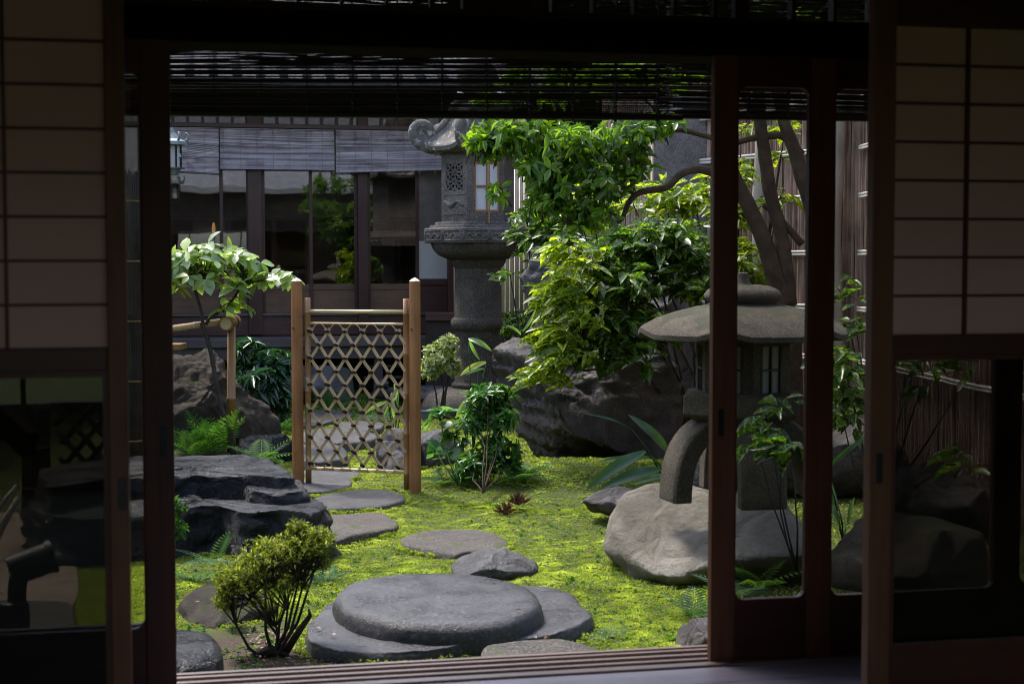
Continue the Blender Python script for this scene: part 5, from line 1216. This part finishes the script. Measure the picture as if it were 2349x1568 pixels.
eb = [(1125, 320, 45, 45, 9.7, .2, .9), (1190, 310, 75, 50, 9.6, .3, .8), (1290, 320, 90, 55, 9.6, .4, .7), (1390, 330, 85, 60, 9.6, .4, .6), (1235, 385, 55, 40, 9.6, .25, .9), (1280, 400, 85, 55, 9.6, .35, .8), (1380, 410, 80, 50, 9.6, .35, .7), (1260, 470, 70, 40, 9.6, .3, .8), (1350, 490, 70, 38, 9.6, .3, .8), (1450, 370, 45, 60, 9.6, .3, .6), (1500, 285, 70, 22, 9.5, .3, .8), (1460, 300, 50, 25, 9.4, .2, .7), (1098, 325, 20, 35, 9.7, .1, 1.3), (1135, 440, 30, 26, 9.5, .1, .3),
      (1180, 190, 40, 65, 9.7, .2, .7), (1110, 225, 30, 25, 9.7, .15, .6), (1280, 190, 60, 60, 9.7, .3, .4), (1400, 180, 90, 60, 9.8, .3, .3), (1530, 160, 90, 60, 9.8, .4, .3), (1690, 120, 120, 80, 9.8, .5, .25), (1850, 100, 120, 80, 9.8, .5, .25)]
T, D = blob_tips(eb, 820, .02, .35)
for i in range(0, len(T), 3):
    q = Vector(T[i]); c = q + Vector((random.uniform(-.06, .06), random.uniform(-.05, .05), random.uniform(-.12, -.05))); m.tube([c - EB, c.lerp(q, .5) + Vector((0, 0, .015)) - EB, q - EB], [.005, .004, .002], 4, False)
m.build('trunk', M['bark'], t, smooth='all')
leaves('crown', M['g_cam'], whorl(T, D, 6, .086, (30, 100), .10, jit=.8, along=.10), 'oval', t, EB, .40)
# ---------------------------------------------------------------- spotted laurel masses
lau = [(x, y, 24, 13, 10.0 + .25 * ((k * 7) % 4) / 3, .12) for k, (x, y) in enumerate(((1299, 589), (1281, 625), (1323, 637), (1269, 685), (1299, 673), (1275, 733), (1251, 787), (1275, 805), (1240, 885), (1272, 889), (1287, 853), (1311, 703), (1323, 757), (1353, 613), (1347, 673), (1310, 820), (1350, 730), (1335, 790)))]
lau += [(1330, 700, 60, 70, 10.5, .2, .25)]
b = P(1500, 830, 12.2); b.z = .1; t = empty('spotted_laurel', b); tag(t, 'spotted laurel with backlit yellow mottled leaves hanging before the great dark rock', 'shrub')
T = []
for q in lau[:-1]:
    for k in range(4):
        T.append(np.array(P(q[0] + RNG.normal(6, 15), q[1] - 24 + RNG.normal(0, 9), q[4] + RNG.normal(0, .12))))
T2, _d = blob_tips([(1345, 700, 50, 90, 10.4, .25), (1370, 790, 40, 50, 10.4, .25), (1390, 620, 40, 50, 10.5, .25)], 34, .1, .2)
m = MB(); cs = [P(1400, 640, 10.7), P(1380, 740, 10.6), P(1340, 850, 10.4)]
for c in cs: m.tube([(0, 0, 0), (c - b) * .5 + Vector((.1, .1, .3)), c - b], [.014, .011, .007], 6)
for q in T:
    q = Vector(q); c = min(cs, key=lambda w_: (w_ - q).length); m.tube([c - b, c.lerp(q, .5) + Vector((0, 0, .05)) - b, q - b], [.005, .004, .002], 4, False)
m.build('stem', M['bark_d'], t, smooth='all')
leaves('foliage', M['g_auc_lit'], sprays(T, 6, .17), 'oval', t, b, .36)
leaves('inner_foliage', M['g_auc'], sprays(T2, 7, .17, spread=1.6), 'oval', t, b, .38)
lau2 = [(1440, 650, 80, 60, 10.6, .35), (1500, 570, 90, 70, 10.8, .35), (1420, 560, 80, 50, 11.0, .35), (1580, 600, 60, 90, 10.7, .3), (1400, 730, 70, 60, 10.5, .3), (1440, 810, 75, 35, 10.4, .3, .8), (1500, 760, 60, 60, 10.5, .25, .7), (1330, 540, 50, 30, 11.2, .2, .6)]
shrub('spotted_laurel', 'large dark spotted laurel filling the middle behind the low lantern', 'shrub', lau2, (P(1600, 850, 12.0).x, 12.0, .08), 230, 6, .155, 'oval', 'g_auc', .38, (50, 100), .22, .4, .05, 60, .014, 'bark_d', sp=-1)
lau3 = [(1370, 455, 40, 18, 11.0, .2, .8), (1450, 462, 50, 22, 11.1, .2, .8), (1520, 440, 40, 22, 11.2, .2, .8), (1590, 450, 60, 40, 11.2, .3), (1540, 470, 60, 35, 11.3, .3), (1680, 420, 50, 60, 11.0, .3), (1700, 500, 45, 50, 10.8, .3), (1690, 600, 60, 60, 10.6, .3), (1640, 680, 50, 40, 10.5, .3), (1800, 300, 35, 25, 10.8, .2), (1790, 360, 20, 25, 10.8, .15), (1790, 455, 25, 20, 10.8, .15), (1700, 290, 40, 20, 11.0, .2, .5), (1740, 640, 60, 30, 10.9, .2)]
shrub('spotted_laurel', 'tall bright spotted laurel in front of the bark fence behind the right door stile', 'shrub', lau3, (P(1690, 900, 11).x, 11.0, .08), 150, 6, .145, 'oval', 'g_auc_lit', .38, (50, 100), .2, .4, .05, 80, .012, 'bark_d', sp=-1)
lau4 = [(1215, 550, 35, 30, 12.8, .3), (1170, 630, 22, 14, 12.8, .12, .8), (1260, 570, 30, 40, 12.8, .3), (1290, 500, 60, 40, 12.6, .3), (1210, 500, 35, 25, 12.8, .2), (1240, 640, 30, 25, 12.7, .2, .4)]
shrub('spotted_laurel', 'thin spotted laurel between the tall lantern and the upper rock', 'shrub', lau4, (P(1225, 900, 12.8).x, 12.8, .08), 58, 6, .15, 'oval', 'g_auc', .40, (50, 100), .2, .3, .2, 50, .012, 'bark_d', sp=-1)
lau5 = [(1760, 960, 50, 30, 6.75, .12), (1730, 1010, 60, 25, 6.7, .12), (1790, 1030, 45, 40, 6.7, .12), (1790, 930, 25, 20, 6.8, .08)]
shrub('spotted_laurel', 'young spotted laurel sprays in front of the low lantern legs behind glass', 'shrub', lau5, (P(1830, 1150, 6.9).x, 6.9, .1), 14, 6, .12, 'oval', 'g_auc', .42, (60, 100), .15, .2, .0, 14, .005, 'bark_d', sp=-1)
lau6 = [(1930, 820, 45, 50, 8.6, .2), (1950, 900, 50, 40, 8.6, .2), (1930, 950, 45, 30, 8.6, .15), (1930, 680, 50, 20, 8.8, .15), (1965, 760, 30, 40, 8.7, .15), (2100, 840, 60, 25, 8.0, .2, .6), (2230, 850, 40, 20, 8.0, .15, .6), (2200, 1060, 60, 30, 7.8, .2, .4), (2110, 900, 60, 20, 8.0, .15, .5)]
shrub('spotted_laurel', 'dark spotted laurel at right between the low lantern and the bark fence', 'shrub', lau6, (P(2010, 1200, 8.7).x, 8.7, .05), 34, 6, .15, 'oval', 'g_auc', .38, (55, 100), .15, .3, .1, 30, .008, 'bark_d', sp=-1)
# ---------------------------------------------------------------- smaller plants
shrub('coralberry', 'dense glossy narrow leaved bush at the foot of the great dark rock', 'shrub', [(1120, 910, 55, 28, 9.9, .15), (1150, 960, 45, 30, 9.9, .14), (1090, 960, 35, 25, 9.9, .12), (1140, 1030, 50, 35, 9.85, .14, .8), (1090, 1070, 45, 30, 9.8, .12, .8), (1170, 1080, 30, 25, 9.8, .1, .7)], gp(1108, 1130), 165, 8, .08, 'lance', 'g_ard', .34, (45, 100), .15, .7, .1, 50, .005, 'bark')
shrub('round_leaf_plant', 'clump of round shiny leaves beside the right gate post', 'plant', [(1010, 955, 40, 22, 10.1, .15), (1045, 1000, 45, 28, 10.0, .14), (1000, 1030, 20, 20, 10.0, .1, .6), (1030, 1060, 30, 20, 9.9, .1, .7)], gp(1050, 1110), 26, 3, .085, 'heart', 'g_fuki', .85, (60, 95), .1, .9, .0, 16, .005, 'g_fern')
shrub('dark_shrub', 'dark glossy shrub with drooping leaf rosettes left of the gate', 'shrub', [(575, 800, 35, 25, 13.2, .2), (625, 830, 40, 35, 13.2, .25), (600, 870, 45, 40, 13.1, .25), (640, 900, 25, 40, 13.1, .2), (560, 850, 18, 25, 13.2, .1), (620, 950, 30, 25, 13.0, .15, .7)], gp(628, 985), 62, 10, .15, 'lance', 'g_dark', .24, (55, 105), .25, .8, .3, 30, .012)
shrub('pale_shrub', 'rounded shrub of small pale variegated leaves left of the tall lantern', 'shrub', [(1005, 820, 35, 35, 13.4, .2), (1030, 790, 20, 25, 13.4, .15), (985, 850, 25, 20, 13.4, .15), (1040, 840, 15, 25, 13.3, .1)], (P(1010, 905, 13.4).x, 13.4, .1), 240, 6, .05, 'tiny', 'g_pale', .5, (40, 95), .05, .6, .4, 40, .01)
shrub('low_shrub', 'low mottled shrub between the tall lantern column and the upper rock', 'shrub', [(1195, 735, 40, 22, 13.2, .2), (1180, 760, 30, 18, 13.1, .15)], (P(1195, 850, 13.2).x, 13.2, .1), 150, 6, .05, 'tiny', 'g_auc', .5, (40, 95), .05, .6, .4, 20, .01)
shrub('small_shrub', 'little bright green bush at the left edge before the black rock', 'shrub', [(408, 1165, 14, 20, 6.9, .06), (408, 1210, 14, 20, 6.9, .06)], (P(380, 1290, 6.9).x, 6.9, 0), 34, 6, .035, 'oval', 'g_fern', .5, (40, 95), .05, .6, .2, 14, .004)
def blades(name, label, base, specs, mat, group=None, tplw=.26, cat='plant'):
    """specs: list of (tip px, tip py, Y, width factor); arching blades on stalks"""
    b = Vector(base); t = empty(name, b); tag(t, label, cat, group)
    for i, (px, py, Y, wd, px0, py0) in enumerate(specs):
        a = P(px0, py0, Y); e_ = P(px, py, Y - .05); m = MB(); N = 12; L_ = (e_ - a).length; v = []; f = []
        ax = (e_ - a).normalized(); side = ax.cross(Vector((0, -1, .5))).normalized(); up_ = side.cross(ax).normalized()
        if up_.z < 0: up_ = -up_
        for j in range(N + 1):
            q = j / N; wq = wd * .56 * L_ * (math.sin(PI * min(1, q * .93 + .05)) ** .75) * (1 - .2 * q) * .5 if j < N else .0005
            c = a.lerp(e_, q) + up_ * (L_ * .16 * math.sin(PI * q)); 
            for s_ in (-1, -.5, 0, .5, 1): v.append(c + side * (s_ * wq) + up_ * (abs(s_) * wq * .35))
        for j in range(N):
            for k in range(4): f.append((j * 5 + k, j * 5 + k + 1, j * 5 + k + 6, j * 5 + k + 5))
        m.add([p - b for p in v], f); o = m.build('leaf', M[mat], t, smooth='all')
        at = o.data.attributes.new('rnd', 'FLOAT', 'POINT'); at.data.foreach_set('value', [random.random()] * len(v))
        m = MB(); m.tube([(0, 0, -.02), (Vector((0, 0, 0)).lerp(a - b, .5) + Vector((0, 0, .03))), a - b], [.004, .004, .004], 5); m.build('stalk', M['g_fern'], t, smooth='all')
blades('broad_leaf_plant', 'broad dark leaved plant arching over the moss before the great rock', gp(1530, 1110), [(1345, 1122, 9.0, .34, 1480, 1035), (1378, 1120, 8.9, .36, 1515, 1075), (1340, 948, 9.6, .10, 1450, 985), (1440, 950, 9.6, .32, 1535, 1040), (1370, 1060, 9.3, .16, 1500, 1050), (1560, 990, 9.5, .25, 1530, 1060), (1450, 1110, 9.2, .3, 1540, 1090)], 'g_asp')
blades('broad_leaf_plant', 'pale green broad blades at the foot of the tall lantern column', (P(1085, 900, 11.2).x, 11.2, .1), [(1055, 862, 11.2, .4, 1115, 830), (1128, 805, 11.1, .42, 1075, 776), (1068, 860, 11.0, .3, 1110, 845), (1075, 775, 11.2, .28, 1100, 825), (1045, 960, 10.9, .42, 1085, 905), (1052, 900, 11.0, .4, 1100, 905)], 'g_aspl')
blades('broad_leaf_plant', 'two upright blades on top of the great dark rock', P(1195, 768, 11.3), [(1230, 706, 11.3, .22, 1198, 762), (1160, 745, 11.2, .34, 1195, 768)], 'g_aspl')
blades('broad_leaf_plant', 'mottled upright blade seen through the right side of the gate', (P(905, 960, 11.6).x, 11.6, .08), [(905, 868, 11.6, .28, 912, 930), (880, 955, 11.5, .24, 912, 905), (935, 880, 11.6, .2, 922, 940), (905, 965, 11.5, .3, 898, 900), (835, 950, 11.3, .3, 890, 920)], 'g_aspl')
blades('broad_leaf_plant', 'dark broad leaved plant low behind the right glass door', (P(1935, 1230, 8.0).x, 8.0, .05), [(1895, 1060, 8.0, .3, 1925, 1170), (1890, 1120, 7.9, .32, 1930, 1190), (1925, 1210, 7.8, .35, 1900, 1150), (1985, 1000, 8.0, .2, 1895, 1080), (1960, 1140, 8.1, .28, 1945, 1200)], 'g_asp')
def fern(label, px, py, n, L, mat='g_fern', spread=(25, 75), zc_=None, lean=(0, 0, 0)):
    b = gp(px, py) if zc_ is None else P(px, py, zc_); t_ = np.array(b); an = np.arange(n) * 2.4 + RNG.uniform(0, 6); op = np.radians(RNG.uniform(spread[0], spread[1], n))
    y = np.stack([np.cos(an) * np.sin(op), np.sin(an) * np.sin(op), np.cos(op)], 1) + np.array(lean); y = unit(y)
    z = UPV - y * y[:, 2:3]
    o = leaves('fern', M[mat], (np.repeat(t_[None], n, 0), y, z, L * RNG.uniform(.7, 1.1, n)), 'frond', None, b); o.location = b; tag(o, label, 'fern', 'ferns in the garden'); return o
fern('tall fern at the foot of the young tree at left', 490, 1040, 16, .42, spread=(10, 55))
fern('fern against the lower left of the mossy basin rock', 440, 1045, 10, .3, spread=(20, 70))
fern('light green fern between the blue grey rock and the left gate post', 600, 1052, 12, .26, zc_=10.3, spread=(50, 90))
fern('pale fern fronds under the coralberry bush', 1190, 1098, 12, .24, 'g_fern', (45, 85))
fern('whitish green fern at the foot of the great dark rock', 1225, 1090, 6, .22, 'g_fernb', (40, 80))
fern('small fern left of the coralberry bush near the gate', 1030, 1105, 7, .26, 'g_fern', (55, 88), lean=(-.5, -.2, 0))
fern('bluish fern right behind the azalea', 735, 1335, 8, .17, 'g_fernb', (30, 80))
fern('fern in the lower left corner under the black rock', 450, 1330, 8, .24, 'g_fernb', (50, 85), lean=(-.3, 0, 0))
fern('fern springing above the flat mossy rock at left', 490, 1290, 7, .2, 'g_fernb', (45, 85), zc_=6.9, lean=(-.5, 0, 0))
fern('fern in front of the pale boulder behind the glass door', 1740, 1345, 12, .26, 'g_fern', (15, 70))
fern('low fern beside the pale boulder behind the glass door', 1690, 1365, 8, .2, 'g_fernb', (50, 88))
fern('fern growing beside the door stile at the lower right', 1595, 1415, 8, .17, 'g_fernb', (30, 80))
fern('small fern seen through the upper left of the gate lattice', 765, 935, 14, .3, 'g_fern', (40, 88))
fern('feathery fern seen through the right part of the gate lattice', 855, 965, 12, .26, 'g_fernb', (40, 85))
fern('fern among dark slabs left of the gate', 650, 990, 10, .3, 'g_fern', (40, 85))
# dry reddish plants
for px, py, l_ in ((1160, 1180, 'dry reddish brown tuft in the moss below the great rock'), (1190, 1158, 'dry reddish tuft behind the first one nearer the rock')):
    b = gp(px, py); n = 40; an = RNG.uniform(0, 6.28, n); op = np.radians(RNG.uniform(5, 75, n)); y = np.stack([np.cos(an) * np.sin(op), np.sin(an) * np.sin(op), np.cos(op)], 1)
    o = leaves('dry_plant', M['redbrown'], (np.repeat(np.array(b)[None], n, 0) + RNG.normal(0, .015, (n, 3)) * np.array([1, 1, 0]), y, UPV - y * y[:, 2:3] + .01, np.full(n, .085)), 'tiny', None, b, .1); o.location = b; tag(o, l_, 'dry plant', 'dry reddish tufts')
# ---------------------------------------------------------------- background trees beyond the fences
def backtree(label, px, Y, blobs, N, L):
    b = P(px, 700, Y); b.z = 0; t = empty('background_tree', b); tag(t, label, 'tree', 'dark trees beyond the garden')
    m = MB(); m.tube([(0, 0, 0), (.1, 0, 1.5), (0, .1, 3), (.1, 0, 4.5)], [.16, .13, .1, .05], 8); stems(m, (0, 0, 2), [], 0)
    cs = [P(q[0], q[1], q[4]) - b for q in blobs]
    for c in cs: m.tube([(0, 0, 2.2), Vector((0, 0, 2.4)).lerp(c, .5) + Vector((0, 0, .2)), c], [.06, .04, .02], 6)
    m.build('trunk', M['bark_d'], t, smooth='all'); T, D = blob_tips(blobs, N, .2, .5)
    leaves('crown', M['g_back'], whorl(T, D, 6, L, (45, 100), .1, along=.06), 'oval', t, b, .42)
backtree('dark leafy tree beyond the split bamboo screen', 1240, 17.5, [(1180, 90, 130, 100, 17.5, .7), (1300, 200, 120, 90, 17.3, .7), (1350, 50, 120, 100, 17.6, .7), (1180, 300, 80, 90, 17.3, .4), (1310, 330, 80, 90, 17.2, .5), (1250, -60, 200, 90, 17.5, .9)], 900, .2)
backtree('dark leafy tree beyond the washed stone pillar', 1540, 16.8, [(1480, 120, 120, 110, 16.8, .7), (1600, 60, 130, 110, 16.8, .7), (1450, 300, 80, 130, 16.5, .5), (1650, 200, 120, 100, 16.6, .6), (1560, -80, 200, 100, 16.8, .9), (1430, 420, 60, 90, 16.4, .4)], 900, .2)
backtree('dark leafy tree beyond the bark fence at the right', 1900, 14.5, [(1800, 80, 150, 90, 14.5, .8), (1950, 120, 150, 110, 14.3, .8), (2100, 60, 180, 110, 14.0, .8), (1900, -80, 260, 100, 14.5, 1.0)], 900, .17)
# ---------------------------------------------------------------- moss, lichen, litter
def in_view(n, px0, px1, py0, py1):
    px = RNG.uniform(px0, px1, n); py = RNG.uniform(py0, py1, n); pts = []
    for x, y in zip(px, py):
        q = G(x, y, 0.0); z = gh(q.x, q.y); q2 = G(x, y, z); pts.append((q2.x, q2.y, gh(q2.x, q2.y)))
    return np.array(pts)
def tufts(name, pts, mat, L, per, tilt=(10, 75), wr=.6, clump=None):
    n = len(pts); rr = None
    if clump is not None:
        pts = pts.copy(); pts[:, 2] += .016 * np.maximum(0, clump); rr = np.repeat(np.clip(.45 + .75 * clump, 0, 1), per); rr = np.clip(rr + RNG.normal(0, .09, len(rr)), 0, 1)  # raised clumps toned brighter, gaps darker: highlights and shade put into the colour
    T = np.repeat(pts, per, 0); N = len(T); an = RNG.uniform(0, 6.28, N); op = np.radians(RNG.uniform(tilt[0], tilt[1], N))
    y = np.stack([np.cos(an) * np.sin(op), np.sin(an) * np.sin(op), np.cos(op)], 1)
    T = T + RNG.normal(0, L * .5, T.shape) * np.array([1, 1, 0])
    o = leaves(name, mat, (T, y, UPV - y * y[:, 2:3] + .01, L * RNG.uniform(.5, 1.4, N)), 'tiny', None, (0, 0, 0), wr, rr); o['kind'] = 'stuff'; return o
soil = G(600, 1500)
p1 = in_view(90000, 300, 1700, 1085, 1560); dd_ = np.hypot(p1[:, 0] - soil.x, p1[:, 1] - soil.y); nz = np.array([fbm((p[0], p[1], 0), 3.0, 3) for p in p1])
keep = (dd_ + nz * .35 > .42); p1 = p1[keep]; nz = nz[keep]
cl = np.array([.75 * fbm((p[0], p[1], 5), 9.0, 3) + .45 * fbm((p[0], p[1], 9), 2.2, 2) for p in p1]); kk = RNG.random(len(p1)) < np.clip(.85 + 1.4 * cl, .45, 1)
tufts('moss', p1[kk], M['g_moss'], .0095, 6, clump=cl[kk])
p2 = in_view(30000, 600, 1560, 900, 1100); cl2 = np.array([.75 * fbm((p[0], p[1], 5), 7.0, 3) + .45 * fbm((p[0], p[1], 9), 2.2, 2) for p in p2]); tufts('moss', p2, M['g_moss'], .016, 4, clump=cl2)
p2b = in_view(9000, 120, 340, 1280, 1450); tufts('moss', p2b, M['g_moss'], .013, 5)
p2c = in_view(3000, 1560, 2000, 1150, 1400); tufts('moss', p2c, M['g_moss'], .016, 4)
p3 = in_view(1500, 300, 1700, 1110, 1540); tufts('ground_cover', p3, M['g_fern'], .02, 4, (20, 85), .7)
p4 = np.concatenate([in_view(500, a - 38, a + 38, b - 12, b + 12) for a, b in ((850, 1512), (925, 1518), (985, 1530), (880, 1535), (790, 1500), (1340, 1458), (1400, 1452))]); tufts('lichen', p4, M['g_moss2'], .012, 5)
p5 = in_view(420, 560, 900, 1440, 1540); p5b = in_view(90, 900, 1500, 1120, 1300); p5 = np.concatenate([p5, p5b]); p5[:, 2] += .008
tufts('leaf_litter', p5, M['litter'], .019, 1, (75, 95), .5)
p6 = in_view(2500, 640, 1050, 880, 960); tufts('ground_cover', p6[p6[:, 1] > 12.0], M['g_fern'], .03, 3, (20, 85), .6)

ed = []
for ring in SLABS:
    c = sum(ring, Vector((0, 0))) / len(ring)
    if c.y > 11 or abs(c.x) > 2.2 or (c.x < -1.4 and c.y < 7): continue
    for _ in range(700):
        i = random.randrange(len(ring)); p = ring[i].lerp(ring[(i + 1) % len(ring)], random.random()); q = p + (p - c) * random.gauss(.035, .018)
        if fbm((p.x * 1.0, p.y, 4), 5, 2) > -.15: ed.append((q.x, q.y, gh(q.x, q.y) + random.uniform(.0, .016)))
ed = np.array(ed); tufts('moss', ed, M['g_moss'], .013, 4, clump=np.zeros(len(ed)) + .1)
on = []
for px, py, z in ((1215, 1455, .062), (1235, 1462, .062), (742, 1440, .062), (760, 1458, .062), (730, 1425, .062), (1190, 1392, .13), (860, 1405, .062), (1045, 1240, .045), (1000, 1232, .045), (830, 1190, .055), (600, 1372, .09), (450, 1380, .09)):
    q = G(px, py, z + .004); on.append((q.x, q.y, z + .004))
tufts('leaf_litter', np.array(on), M['litter'], .028, 1, (80, 92), .5)
